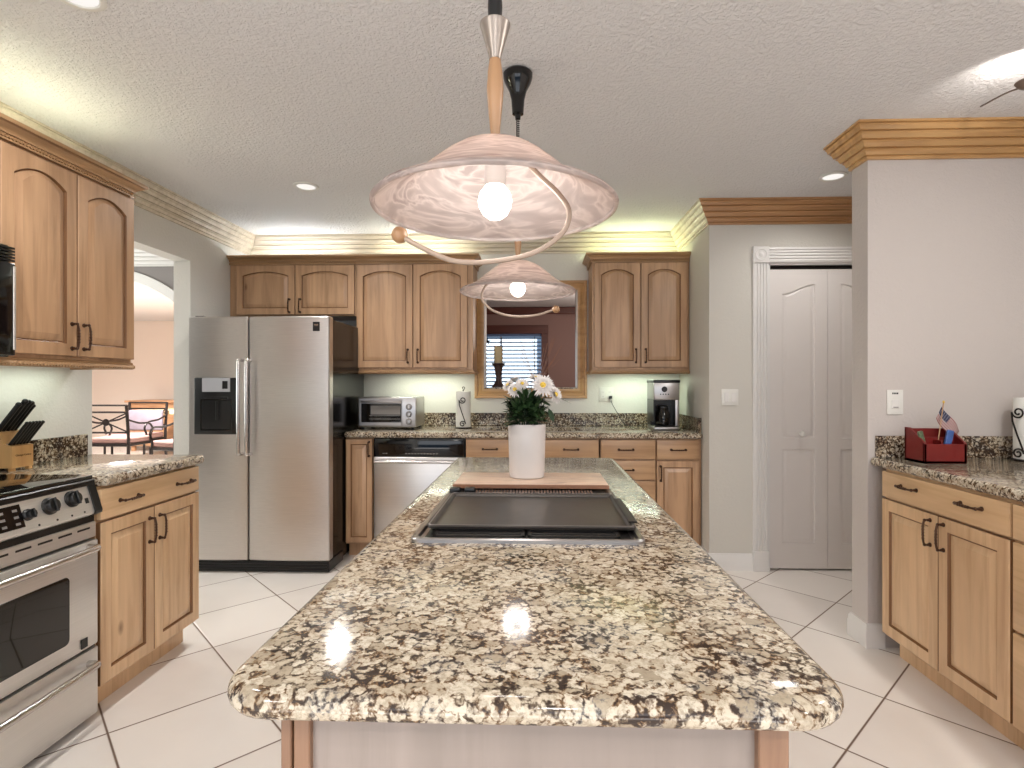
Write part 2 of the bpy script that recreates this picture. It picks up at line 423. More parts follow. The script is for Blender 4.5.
# behind the camera: wall pierced by wide patio doors
mb = MB()
mb.box(-2.6, -2.3, -2.7, -2.6, 0, CEIL); mb.box(2.0, 2.6, -2.7, -2.6, 0, CEIL); mb.box(-2.3, 2.0, -2.7, -2.6, 2.2, CEIL)
struct(mb.build('wall_front', 'wall', smooth=False))

# crown mouldings
CROWN = [(0, -.165), (.010, -.165), (.012, -.152), (.010, -.146), (.018, -.144), (.022, -.128), (.030, -.120), (.026, -.114), (.036, -.112), (.042, -.094), (.050, -.086), (.046, -.080), (.056, -.078), (.060, -.060), (.068, -.050), (.063, -.045), (.073, -.043), (.076, -.026), (.082, -.018), (.078, -.013), (.086, -.011), (.086, 0), (0, 0)]
CROWN = [(o*1.1, u*.93) for o, u in CROWN]
def crown(name, path, m, z=CEIL, prof=CROWN, keep=None):
    return struct(MB().sweep(path, prof, z=z, keep=keep).build(name, m, angle=20))
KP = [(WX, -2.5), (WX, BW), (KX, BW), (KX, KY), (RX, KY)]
crown('trim_1', KP, 'lit_trim', keep=(0, 4))
crown('trim_2', KP, 'oak_dark', keep=(3, 5))
crown('trim_4', [(RX, SY1), (SX, SY1), (SX, SY0), (RX, SY0)], 'oak')
# baseboards
BASE = [(0, 0), (.016, 0), (.016, .075), (.013, .082), (.013, .098), (.009, .105), (.009, .112), (0, .114)]
def baseboard(name, path): return struct(MB().sweep(path, BASE).build(name, 'white_trim'))
baseboard('baseboard_pantry', [(KX, 4.0), (KX, KY), (1.452, KY)])
baseboard('baseboard_stub', [(1.75, SY1), (SX, SY1), (SX, SY0), (1.66, SY0)])
# door casing, fluted, with corner blocks and plinths
def casing():
    for nm, bx in (('trim_5', (DX0-.112, DX0-.006)), ):
        mb = MB(); x0, x1 = bx
        mb.box(x0, x1, KY-.026, KY, 0, .135, .002); mb.box(x0, x1, KY-.026, KY, DZ+.005, DZ+.115, .003)
        L = []
        prof = [(x0+.004, 0), (x0+.004, -.016)]
        for k in range(4):
            a = x0+.018+k*.020; prof += [(a, -.018), (a+.004, -.012), (a+.010, -.012), (a+.014, -.018)]
        prof += [(x1-.004, -.016), (x1-.004, 0)]
        mb.loops([[(px, KY+py, z) for px, py in prof] for z in (.135, DZ+.005)], True, True, True)
        mb.lathe([(.044, .0), (.044, .004), (.036, .006), (.030, .002), (.018, .002), (.012, .006), (.0005, .007)], 28, ((x0+x1)/2, KY-.026, DZ+.06), axis='y')
        struct(mb.build(nm, 'white_trim', angle=30))
    mb = MB()
    prof = [(0, .010), (-.016, .010)]
    for k in range(4):
        a = .022+k*.020; prof += [(-.018, a), (-.012, a+.004), (-.012, a+.010), (-.018, a+.014)]
    prof += [(-.016, .110), (0, .110)]
    mb.loops([[(x, KY+py, DZ+pz) for py, pz in prof] for x in (DX0-.006, DX1+.006)], True, True, True)
    struct(mb.build('trim_6', 'white_trim', angle=30))
    # jamb
    mb = MB(); mb.box(DX0-.007, DX0+.008, KY-.002, KY+.12, 0, DZ+.006); mb.box(DX1-.008, DX1+.007, KY-.002, KY+.12, 0, DZ+.006); mb.box(DX0, DX1, KY-.002, KY+.12, DZ-.006, DZ+.012)
    struct(mb.build('trim_7', 'white_trim'))
casing()
wallbox('wall_pantry', DX0, DX1, KY+.30, KY+.32, 0, DZ, 'gap')

# ------------------------------------------------------------------ panelled doors
def panel_loop(x0, x1, z0, zs, rise, d, y, shape='arch', na=16):
    """closed outline of a panel opening moved in by d; arch springs at zs"""
    a, b, lo, hi = x0+d, x1-d, z0+d, zs-d*(.6 if rise else 1.0)
    pts = [(a, y, lo), (b, y, lo), (b, y, hi), (b, y, hi)]
    for k in range(na+1):
        t = k/na; x = b+(a-b)*t
        if rise == 0: z = hi
        elif shape == 'arch':
            sh = .0                                   # short level shoulders, then the arc
            tt = min(1, max(0, (t-sh)/(1-2*sh))); z = hi+.008*min(1, rise*99)+(rise-.008)*(1-(2*tt-1)**2)
        elif shape == 'rise_l': tt = t; z = hi+rise*(.5+.5*math.cos(PI*min(1, tt)))
        elif shape == 'rise_r': z = hi+rise*(.5-.5*math.cos(PI*t))
        pts.append((x, y, z))
    pts += [(a, y, hi), (a, y, hi)]
    return pts
def outer_loop(w0, w1, h0, h1, opening, y):
    n = len(opening); pts = [(w0, y, h0), (w1, y, h0), (w1, y, opening[2][2]), (w1, y, h1)]
    for p in opening[4:n-2]: pts.append((p[0], y, h1))
    pts += [(w0, y, h1), (w0, y, opening[-1][2])]
    return pts
def raised_panel_door(mb, x0, x1, z0, z1, y0=0.0, t=.02, stile=.055, rise=.05, panels=None, shape='arch', y_face=None):
    """door leaf from (x0,z0) to (x1,z1), front at y0-t; one arched raised panel"""
    yf = y0-t
    op0 = panel_loop(x0+stile, x1-stile, z0+stile, z1-stile-rise, rise, 0, yf, shape)
    n0 = len(mb.bm.faces)
    L = [outer_loop(x0, x1, z0, z1, op0, y0), outer_loop(x0, x1, z0, z1, op0, yf+.003), outer_loop(x0+.003, x1-.003, z0+.003, z1-.003, op0, yf), op0]
    for d, dy in ((.0025, .0085), (.0055, .010), (.008, .0090), (.013, .006), (.034, .001), (.035, .0004)):
        L.append(panel_loop(x0+stile, x1-stile, z0+stile, z1-stile-rise, rise, d, yf+dy, shape))
    mb.loops(L, True, False, True)
    mb.bm.faces.ensure_lookup_table(); nn_ = len(L[0])
    for k in (0, 3, 4, 5):  # real glaze in the panel grooves; on the door sides, painted gap shade
        for f in mb.bm.faces[n0+k*nn_:n0+(k+1)*nn_]: f.material_index = 1
    mb.glaze = True
    mb.face([(x0, y0, z0), (x0, y0, z1), (x1, y0, z1), (x1, y0, z0)])
    return mb
def slab_front(mb, x0, x1, z0, z1, y0=0.0, t=.02, bev=.004): mb.box(x0, x1, y0-t, y0, z0, z1, bev, 2); return mb
def pull(length=.1, vertical=False, r=.0042, out=.028):
    """bow pull with flared feet, centred on the origin and standing off towards -y"""
    mb = MB(); h = length/2
    P = [(-h, 0, 0), (-h, -out*.75, 0), (-h*.72, -out, 0), (0, -out*1.08, 0), (h*.72, -out, 0), (h, -out*.75, 0), (h, 0, 0)]
    mb.tube(P, r, 8, 5)
    for sx in (-1, 1):
        mb.lathe([(.009, 0), (.009, .003), (.006, .006), (.0055, .012)], 10, (sx*h, 0, 0), axis='y')
        mb.sphere((sx*h, -out*.82, 0), .0065, 8, 6)
    for k in range(-2, 3): mb.lathe([(r*1.02, -.003), (r*1.5, 0), (r*1.02, .003)], 8, (k*.012, -out*1.07, 0), axis='x')
    if vertical: mb.xf(Matrix.Rotation(PI/2, 4, 'Y'))
    return mb
def add_pull(parent, x, z, y, vertical=False, length=.1):
    o = pull(length, vertical).build('handle', 'bronze', parent, loc=(x, y, z)); return o

# cabinet crown with rope bead (own small moulding of the wall cabinets)
CABCROWN = [(0, -.002), (.014, -.002), (.014, .004), (.006, .006), (.006, .020), (.016, .022), (.016, .028), (.020, .034), (.034, .042), (.042, .048), (.038, .050), (.050, .052), (.050, .066), (0, .066)]
LIGHTRAIL = [(0, 0), (.006, -.004), (.006, -.012), (.012, -.016), (.012, -.028), (.004, -.034), (-.012, -.034), (-.012, 0)]
def rope(mb, path, out, z, r=.0058, step=.014):
    P = [Vector(p) for p in path]
    for a, b in zip(P, P[1:]):
        d = (b-a); L = d.length; d = d.normalized(); nn = Vector((d.y, -d.x)); k = max(1, int(L/step))
        for i in range(k):
            c = a + d*(L*(i+.5)/k) + nn*out
            t1 = Vector((d.x*step*.5, d.y*step*.5, r*.8)); 
            mb.tube([(c.x-t1.x, c.y-t1.y, z-t1.z), (c.x, c.y, z), (c.x+t1.x, c.y+t1.y, z+t1.z)], r, 5)
    return mb

def wall_cabinet(label, loc, rz, w, depth, z0, z1, doors, crown_path=None, rail_path=None, vm='maple_v', tm='maple_trim', hz=None, rise=.045, crown_z=None, group=None, stile=.05, pulls=(), bead=True):
    t = thing('wall_cabinet', label, 'cabinet', loc, rz, group)
    mb = MB(); mb.box(0, w, .0, depth, z0, z1, .001); mb.build('body', vm, t)
    for (a, b, c, d) in doors:
        mb = MB(); raised_panel_door(mb, a, b, c, d, -.001, .02, stile, rise)
        dr = mb.build('door', vm, t, angle=25)
        dr['_'] = 0; del dr['_']
        for (x, z) in pulls:
            if a < x < b: add_pull(dr, x, z, -.021, True)
    if crown_path:
        cz = z1-.004 if crown_z is None else crown_z
        o = MB().sweep(crown_path, CABCROWN, z=cz).build('crown_moulding', tm, t, angle=18)
        if bead: rope(MB(), crown_path, .008, cz+.013).build('rope_bead', tm, o)
    if rail_path:
        o = MB().sweep(rail_path, LIGHTRAIL, z=z0).build('light_rail', tm, t, angle=18)
        if bead: rope(MB(), rail_path, .012, z0-.022).build('rope_bead', tm, o)
    return t

# --- back wall uppers (front faces at Y=4.31)
FY = 4.31
g_cab = 'maple cabinets'
wall_cabinet('short maple wall cabinet with two arched doors above the refrigerator', (-2.418, FY, 0), 0, 1.006, .308, 1.79, 2.20,
    [(.06, .524, 1.80, 2.188), (.530, .996, 1.80, 2.188)], crown_path=[(0, 0), (1.006, 0)], pulls=[(.485, 1.87), (.570, 1.87)], rise=.04)
t = wall_cabinet('tall pair of arched maple wall cabinet doors above the toaster oven', (-1.411, FY, 0), 0, .915, .308, 1.37, 2.20,
    [(.006, .446, 1.385, 2.188), (.452, .872, 1.385, 2.188)], crown_path=[(0, 0), (.915, 0), (.915, .308)], rail_path=[(0, 0), (.915, 0), (.915, .308)],
    pulls=[(.410, 1.475), (.488, 1.475)], rise=.05)
wall_cabinet('arched double door maple wall cabinet above the coffee maker', (.425, FY, 0), 0, .741, .308, 1.37, 2.20,
    [(.016, .366, 1.385, 2.188), (.372, .722, 1.385, 2.188)], crown_path=[(0, .308), (0, 0), (.741, 0)], rail_path=[(0, .308), (0, 0), (.741, 0)],
    pulls=[(.332, 1.475), (.406, 1.475)], rise=.05)
# --- left uppers (front faces +X)
wall_cabinet('honey maple wall cabinet with rope moulding above the knife block', (-1.93, 1.915, 0), PI/2, .668, .288, 1.365, 2.155,
    [(.005, .334, 1.378, 2.135), (.340, .663, 1.378, 2.135)], crown_path=[(-.8, 0), (.668, 0), (.668, .288)], rail_path=[(0, 0), (.668, 0), (.668, .288)],
    vm='maple_v', pulls=[(.308, 1.46), (.368, 1.46)], rise=.05)
wall_cabinet('maple wall cabinet directly above the black microwave', (-1.93, 1.15, 0), PI/2, .763, .288, 1.78, 2.150,
    [(.005, .38, 1.79, 2.135), (.386, .76, 1.79, 2.135)], vm='maple_v', pulls=[(.35, 1.86), (.41, 1.86)], rise=.03)

# --- base cabinets
def base_cabinet(label, loc, rz, w, depth, vm='maple_v', hm='maple_h', doors=(), drawers=(), pulls_v=(), pulls_h=(), ztop=.872, kick=.10, kickin=.06, stile=.05, hollow=False):
    t = thing('base_cabinet', label, 'cabinet', loc, rz)
    mb = MB()
    if hollow:
        mb.box(0, .018, .0, depth, kick, ztop); mb.box(w-.018, w, .0, depth, kick, ztop); mb.box(.0181, w-.0181, 0, depth, kick, kick+.018); mb.box(.0181, w-.0181, 0, .018, kick+.0181, ztop)
    else: mb.box(0, w, 0, depth, kick, ztop, .001)
    mb.build('body', vm, t)
    MB().box(.004, w-.004, kickin, depth-.01, 0, kick).build('toe_kick', vm, t)
    for (a, b, c, d) in doors:
        mb = MB(); raised_panel_door(mb, a, b, c, d, -.001, .02, stile, 0)
        dr = mb.build('door', vm, t, angle=25)
        for (x, z) in pulls_v:
            if a < x < b: add_pull(dr, x, z, -.021, True)
    for (a, b, c, d) in drawers:
        mb = MB(); slab_front(mb, a, b, c, d, -.001); dr = mb.build('drawer', hm, t)
        for (x, z) in pulls_h:
            if a < x < b and c < z < d: add_pull(dr, x, z, -.021, False)
    return t
BY = 4.0
base_cabinet('narrow maple base cabinet door between refrigerator and dishwasher', (-1.386, BY, 0), 0, .200, .60,
    doors=[(.004, .196, .115, .862)], pulls_v=[(.176, .79)], stile=.036)
base_cabinet('wide maple sink base cabinet behind the flower vase', (-.512, BY, 0), 0, .955, .60,
    doors=[(.004, .472, .115, .712), (.482, .950, .115, .712)], drawers=[(.004, .472, .725, .862), (.482, .950, .725, .862)],
    pulls_h=[(.175, .793), (.755, .793)], pulls_v=[(.44, .64), (.515, .64)], hollow=True)
base_cabinet('maple drawer stack base cabinet below the wall outlet', (.452, BY, 0), 0, .392, .60,
    drawers=[(.004, .388, .725, .862), (.004, .388, .580, .715), (.004, .388, .350, .570), (.004, .388, .115, .340)],
    pulls_h=[(.18, .793), (.18, .65), (.18, .46), (.18, .23)])
base_cabinet('maple base cabinet with one drawer and one door below the coffee maker', (.846, BY, 0), 0, .320, .60,
    drawers=[(.004, .300, .725, .862)], doors=[(.004, .300, .115, .714)], pulls_h=[(.155, .793)], pulls_v=[(.030, .625)], stile=.045)
base_cabinet('honey maple base cabinet beside the range with two pulls on its wide drawer', (-1.675, 2.055, 0), PI/2, .622, .54, 'maple_vL', 'maple_hL',
    drawers=[(.004, .618, .745, .862)], doors=[(.004, .298, .115, .735), (.304, .618, .115, .735)], pulls_h=[(.15, .803), (.50, .803)], pulls_v=[(.268, .64), (.332, .64)])
base_cabinet('honey maple base cabinet below the red caddy', (1.62, 2.645, 0), -PI/2, .705, .82, 'maple_vL', 'maple_hL',
    drawers=[(.004, .701, .745, .862)], doors=[(.004, .360, .115, .735), (.366, .701, .115, .735)], pulls_h=[(.19, .815), (.535, .815)], pulls_v=[(.322, .66), (.396, .66)])
base_cabinet('honey maple drawer base cabinet nearest the camera along the counter with the red caddy', (1.62, 1.938, 0), -PI/2, .5, .82, 'maple_vL', 'maple_hL',
    drawers=[(.006, .494, .745, .862), (.006, .494, .44, .735), (.006, .494, .115, .43)], pulls_h=[(.25, .80), (.25, .66), (.25, .36)])

# ------------------------------------------------------------------ granite tops
def rrect(x0, x1, y0, y1, r, n=8):
    rs = r if isinstance(r, (list, tuple)) else [r]*4; pts = []
    for (cx, cy, a0), rr in zip([(x1, y0, -PI/2), (x1, y1, 0), (x0, y1, PI/2), (x0, y0, PI)], rs):
        if rr < 1e-4: pts.append((cx, cy)); continue
        ox = cx-rr if cx == x1 else cx+rr; oy = cy-rr if cy == y0 and False else (cy+rr if cy == y0 else cy-rr)
        for k in range(n+1): a = a0+PI/2*k/n; pts.append((ox+rr*math.cos(a), oy+rr*math.sin(a)))
    return pts
def slab(outline, z0, z1, e=.014, hole=None, wob=0):
    """stone slab with rounded nose; outline counter-clockwise"""
    h = z1-z0; prof = []
    for k in range(9):
        a = -PI/2+PI*k/8; prof.append((-e+e*math.cos(a), z0+h/2+h/2*math.sin(a)))
    mb = MB(); P = [Vector(p) for p in outline]; n = len(P)
    rows = []
    for o, z in prof:
        row = []
        for i in range(n):
            d1 = (P[i]-P[i-1]).normalized(); d2 = (P[(i+1) % n]-P[i]).normalized()
            n1 = Vector((d1.y, -d1.x)); n2 = Vector((d2.y, -d2.x)); m = n1+n2; m = m/max(.3, m.dot(n1))
            row.append((P[i].x+m.x*o, P[i].y+m.y*o, z))
        rows.append(row)
    L = mb.loops(rows)
    if not hole:
        mb.bm.faces.new(L[0][::-1]); mb.bm.faces.new(L[-1])
    else:
        H = [[mb.bm.verts.new((x, y, z)) for x, y in hole] for z in (z0, z1)]
        for i in range(len(hole)):
            j = (i+1) % len(hole); mb.bm.faces.new((H[0][i], H[0][j], H[1][j], H[1][i]))
        for ring, hh in ((L[0], H[0]), (L[-1], H[1])):
            es = [mb.bm.edges.get((ring[i], ring[(i+1) % n])) for i in range(n)] + [mb.bm.edges.get((hh[i], hh[(i+1) % len(hole)])) for i in range(len(hole))]
            bmesh.ops.triangle_fill(mb.bm, edges=[x for x in es if x], use_beauty=True)
    return mb
CT0, CT1 = .874, .914
sink_hole = rrect(-.36, .33, 4.10, 4.46, .07, 6)
o = slab(rrect(-1.386, 1.164, 3.945, BW-.002, [.02, 0, 0, .02], 3), CT0, CT1, .013, sink_hole).build('countertop', 'granite', angle=60)
tag(o, 'speckled granite countertop along the back wall holding the coffee maker and toaster oven', 'countertop')
MB().box(-1.385, 1.143, BW-.022, BW-.002, CT1, 1.018, .002).build('backsplash', 'granite_dark', o)
MB().box(1.144, 1.164, 3.99, BW-.002, CT1, 1.018, .002).build('backsplash', 'granite_dark', o)
o = slab(rrect(-2.218, -1.632, 2.058, 2.702, [0, .03, .0, 0], 4), CT0, CT1, .013).build('countertop', 'granite', angle=60)
tag(o, 'speckled granite countertop beside the range under the knife block', 'countertop')
MB().box(-2.218, -2.198, 2.062, 2.655, CT1, 1.018, .002).build('backsplash', 'granite_dark', o)
o = slab(rrect(1.592, RX-.002, 1.2, SY0-.002, [0, 0, .018, 0], 4), CT0, CT1, .013).build('countertop', 'granite', angle=60)
tag(o, 'speckled granite countertop under the red caddy against the stub wall', 'countertop')
MB().box(1.62, RX-.002, SY0-.022, SY0-.002, CT1, 1.016, .002).build('backsplash', 'granite_dark', o)
# sink
t = thing('kitchen_sink', 'steel sink set into the back granite countertop behind the flower vase', 'sink', (0, 0, 0))
mb = MB(); mb.loops([[(x, y, z) for x, y in rrect(-.368+d, .338-d, 4.092+d, 4.468-d, .07, 6)] for d, z in ((0, CT0-.001), (.012, CT0-.001), (.016, CT0-.01), (.03, .74), (.06, .72))], True, False, True)
mb.build('basin', 'steel', t)
MB().lathe([(.04, .723), (.04, .726), (.028, .726), (.025, .722), (.001, .722)], 20, (0, 4.28, 0)).build('drain', 'steel_bright', t)

# ------------------------------------------------------------------ island
isl = slab(rrect(-.381, .364, .617, 2.655, [.075, .045, .045, .075], 8), CT0+.008, CT1+.001, .018)
o = isl.build('island_countertop', 'granite', angle=60)
tag(o, 'long granite island countertop with rounded corners holding the cooktop', 'countertop')
t = thing('kitchen_island', 'maple kitchen island base under the long granite top', 'island', (0, 0, 0))
MB().box(-.290, .276, .675, 2.60, .10, .881, .001).build('body', 'maple_v', t)
MB().box(-.25, .24, .70, 2.56, 0, .10).build('toe_kick', 'maple_v', t)
MB().box(-.272, .258, .668, .6745, .10, .881).build('end_panel', 'panel_pale', t)
for x0, x1 in ((-.306, -.2935), (-.292, -.272)): MB().box(x0, x1, .655 if x0 < -.3 else .658, .700, .02, .881, .0015).build('corner_post', 'post_maple', t)
for x0, x1 in ((.257, .292),): MB().box(x0, x1, .655, .700, .02, .881, .0015).build('corner_post', 'post_maple', t)
for k in range(3):
    a, b = .76+k*.62, 1.34+k*.62
    mb = MB(); raised_panel_door(mb, 0, b-a, .12, .86, 0, .02, .05, 0); o = mb.build('door', 'maple_v', t, angle=25, loc=(.277, a, 0), rot=(0, 0, PI/2)); add_pull(o, .05, .66, -.021, True)
    mb = MB(); raised_panel_door(mb, 0, b-a, .12, .86, 0, .02, .05, 0); o = mb.build('door', 'maple_v', t, angle=25, loc=(-.291, b, 0), rot=(0, 0, -PI/2)); add_pull(o, .05, .66, -.021, True)

# cooktop set in the island
t = thing('cooktop', 'steel edged downdraft grill cooktop set into the island', 'cooktop', (0, 0, CT1+.001))
X0, X1, Y0, Y1 = -.283, .240, 1.225, 1.875
mb = MB(); R = lambda d, r: rrect(X0+d, X1-d, Y0+d, Y1-d, r, 6)
mb.loops([[(x, y, z) for x, y in R(d, r)] for d, r, z in ((0, .022, 0), (0, .022, .007), (.003, .020, .010), (.014, .016, .009), (.018, .014, .003), (.026, .012, .002))], True, True, True)
mb.build('frame', 'hob_steel', t, angle=40)
MB().box(X0+.028, X1-.028, Y0+.028, 1.712, .0022, .004).build('grill_well', 'black', t)
mb = MB(); 
for k in range(2):
    a = X0+.045+k*(X1-X0-.09)/2; b = a+(X1-X0-.09)/2-.006
    mb.box(a, b, 1.262, 1.27, .003, .008, .001); mb.box(a, b, 1.69, 1.70, .003, .008, .001); mb.box(a, a+.008, 1.262, 1.70, .003, .008, .001); mb.box(b-.008, b, 1.262, 1.70, .003, .008, .001)
    for j in range(14): y = 1.285+j*.030; mb.box(a, b, y, y+.008, .003, .0075, .001)
mb.build('grill_grate', 'cast_iron', t)
mb = MB()
for k in range(40): x = X0+.07+k*.0098; mb.box(x, x+.005, 1.735, 1.785, .005, .010)
mb.build('vent_grille', 'steel_bright', t)
for x in (-.262, -.215):
    mb = MB(); mb.box(x-.012, x+.020, 1.735, 1.765, .006, .024, .003, 2); mb.build('control_knob', 'black', t)
gr = thing('griddle_plate', 'black rectangular griddle plate lying on the island cooktop', 'griddle', (0, 0, CT1+.0095))
mb = MB(); G = lambda d, r, z: [(x, y, z) for x, y in rrect(-.262+d, .232-d, 1.300+d, 1.692-d, r, 5)]
mb.loops([G(.010, .012, 0), G(.003, .014, .003), G(0, .015, .009), G(.002, .014, .011), G(.010, .010, .011), G(.013, .008, .009), G(.016, .008, .003), G(.020, .006, .0025)], True, True, True)
mb.build('plate', 'griddle', gr, angle=25)
mb = MB(); mb.loops([[(x, y, z) for x, y in rrect(-.262+d, .232-d, 1.300+d, 1.692-d, .012, 5)] for d, z in ((.004, .0113), (.006, .0124), (.008, .0113))], True)
mb.build('rim_line', 'hob_steel', gr)  # thin steel-coloured line round the top edge of the griddle
MB().box(.218, .240, 1.335, 1.60, .0115, .016, .002).build('side_grip', 'cast_iron', gr)
# cutting board and vase with flowers
t = thing('cutting_board', 'pale wooden board under the white vase on the island', 'cutting board', (0, 0, CT1+.0115))
MB().box(-.272, .231, 1.812, 2.045, .004, .0145, .002, 2).build('board', 'marble', t)
MB().box(-.274, .233, 1.806, 1.813, .0, .0125, .001).build('front_edge', 'board_edge', t)
MB().box(-.27, -.03, 1.82, 2.03, 0, .004).build('runner', 'board_edge', t)
vz = CT1+.0262; vx, vy = -.035, 1.94
t = thing('flower_vase', 'white oval ceramic vase standing on the board', 'vase', (vx, vy, vz))
mb = MB()
def ov(r, z, k=1.0): return [(r*math.cos(2*PI*i/40), r*.82*math.sin(2*PI*i/40), z) for i in range(40)]
mb.loops([ov(.055, 0), ov(.060, .004), ov(.0615, .02), ov(.0635, .10), ov(.0655, .184), ov(.064, .186), ov(.062, .184), ov(.058, .10), ov(.055, .02)], True, True, True)
mb.build('vessel', 'ceramic', t)
fl = thing('daisy_bouquet', 'bunch of white daisies with green leaves in the white vase', 'flowers', (vx, vy, vz+.17))
mb = MB()
rnd = random.Random(3)
for i in range(26):
    a = rnd.uniform(0, 2*PI); r0 = rnd.uniform(0, .04); r1 = rnd.uniform(.02, .085); h = rnd.uniform(.05, .15)
    mb.tube([(r0*math.cos(a), r0*.8*math.sin(a), -.03), (r0*math.cos(a)*1.2, r0*math.sin(a), h*.5), (r1*math.cos(a), r1*math.sin(a), h)], .0022, 5, 4)
mb.build('stem', 'leaf', fl)['kind'] = 'stuff'
def leafshape(mb, base, d, up, L, Wd):
    d = d.normalized(); s = d.cross(up).normalized(); u = s.cross(d)
    pr = [(0, .08), (.25, .7), (.5, 1), (.75, .75), (1, .05)]; rows = []
    for t, ww in pr:
        c = base+d*L*t+u*(-.18*L*t*t); rows.append([tuple(c-s*Wd*ww*.5), tuple(c+u*Wd*-.12*ww), tuple(c+s*Wd*ww*.5)])
    mb.loops(rows, False)
mb = MB()
for i in range(420):
    a = rnd.uniform(0, 2*PI); el = rnd.uniform(-.6, 1.3); rr = rnd.uniform(.010, .058); z = rnd.uniform(.022, .115); el = max(el, -.1) if z < .06 else el
    base = Vector((rr*math.cos(a), rr*.8*math.sin(a), z)); d = Vector((math.cos(a)*math.cos(el), math.sin(a)*math.cos(el), math.sin(el)))
    leafshape(mb, base, d, Vector((0, 0, 1)) if el < 1.1 else Vector((1, 0, 0)), rnd.uniform(.028, .050), rnd.uniform(.014, .026))
mb.build('foliage', 'leaf', fl)['kind'] = 'stuff'
def flower(c, r, face, n=24, cr=.26):
    z = Vector(face).normalized(); q = z.to_track_quat('Z', 'Y').to_matrix().to_4x4()
    mb = MB()
    for lay in range(4):
        for k in range(n):
            a = 2*PI*(k+lay*.33)/n+rnd.uniform(-.08, .08); L = r*(1-.17*lay)*rnd.uniform(.85, 1.08); tilt = .10+.30*lay+rnd.uniform(-.1, .1)
            d = Vector((math.cos(a)*math.cos(tilt), math.sin(a)*math.cos(tilt), math.sin(tilt)))
            leafshape(mb, Vector((math.cos(a), math.sin(a), 0))*r*.12, d, Vector((0, 0, 1)), L*.9, r*.20)
    o = mb.xf(q).build('flower', 'petal', fl, loc=c)
    MB().lathe([(r*.05, r*.02), (r*cr, r*.06), (r*cr*.85, r*.20), (r*cr*.4, r*.27), (.0005, r*.28)], 14).xf(q).build('flower_centre', 'pollen', o)
for c, r, f in [((.055, -.035, .150), .042, (.1, -1, .35)), ((-.040, -.03, .135), .030, (-.2, -1, .5)), ((-.015, -.04, .155), .026, (0, -.9, .8)), ((-.065, .0, .150), .026, (-.6, -.6, .7)), ((.098, -.01, .118), .034, (.7, -.6, .35)), ((.03, .02, .175), .030, (.2, -.3, 1)), ((-.045, .03, .168), .026, (-.3, .2, 1)), ((.088, .03, .135), .030, (.7, .5, .6))]:
    flower(c, r, f)
mb = MB(); leafshape(mb, Vector((.10, -.01, .11)), Vector((1, 0, -.25)), Vector((0, 0, 1)), .06, .012); leafshape(mb, Vector((.075, 0, .07)), Vector((.4, -.1, -1)), Vector((0, -1, 0)), .05, .02)
mb.build('drooping_leaf', 'leaf', fl)

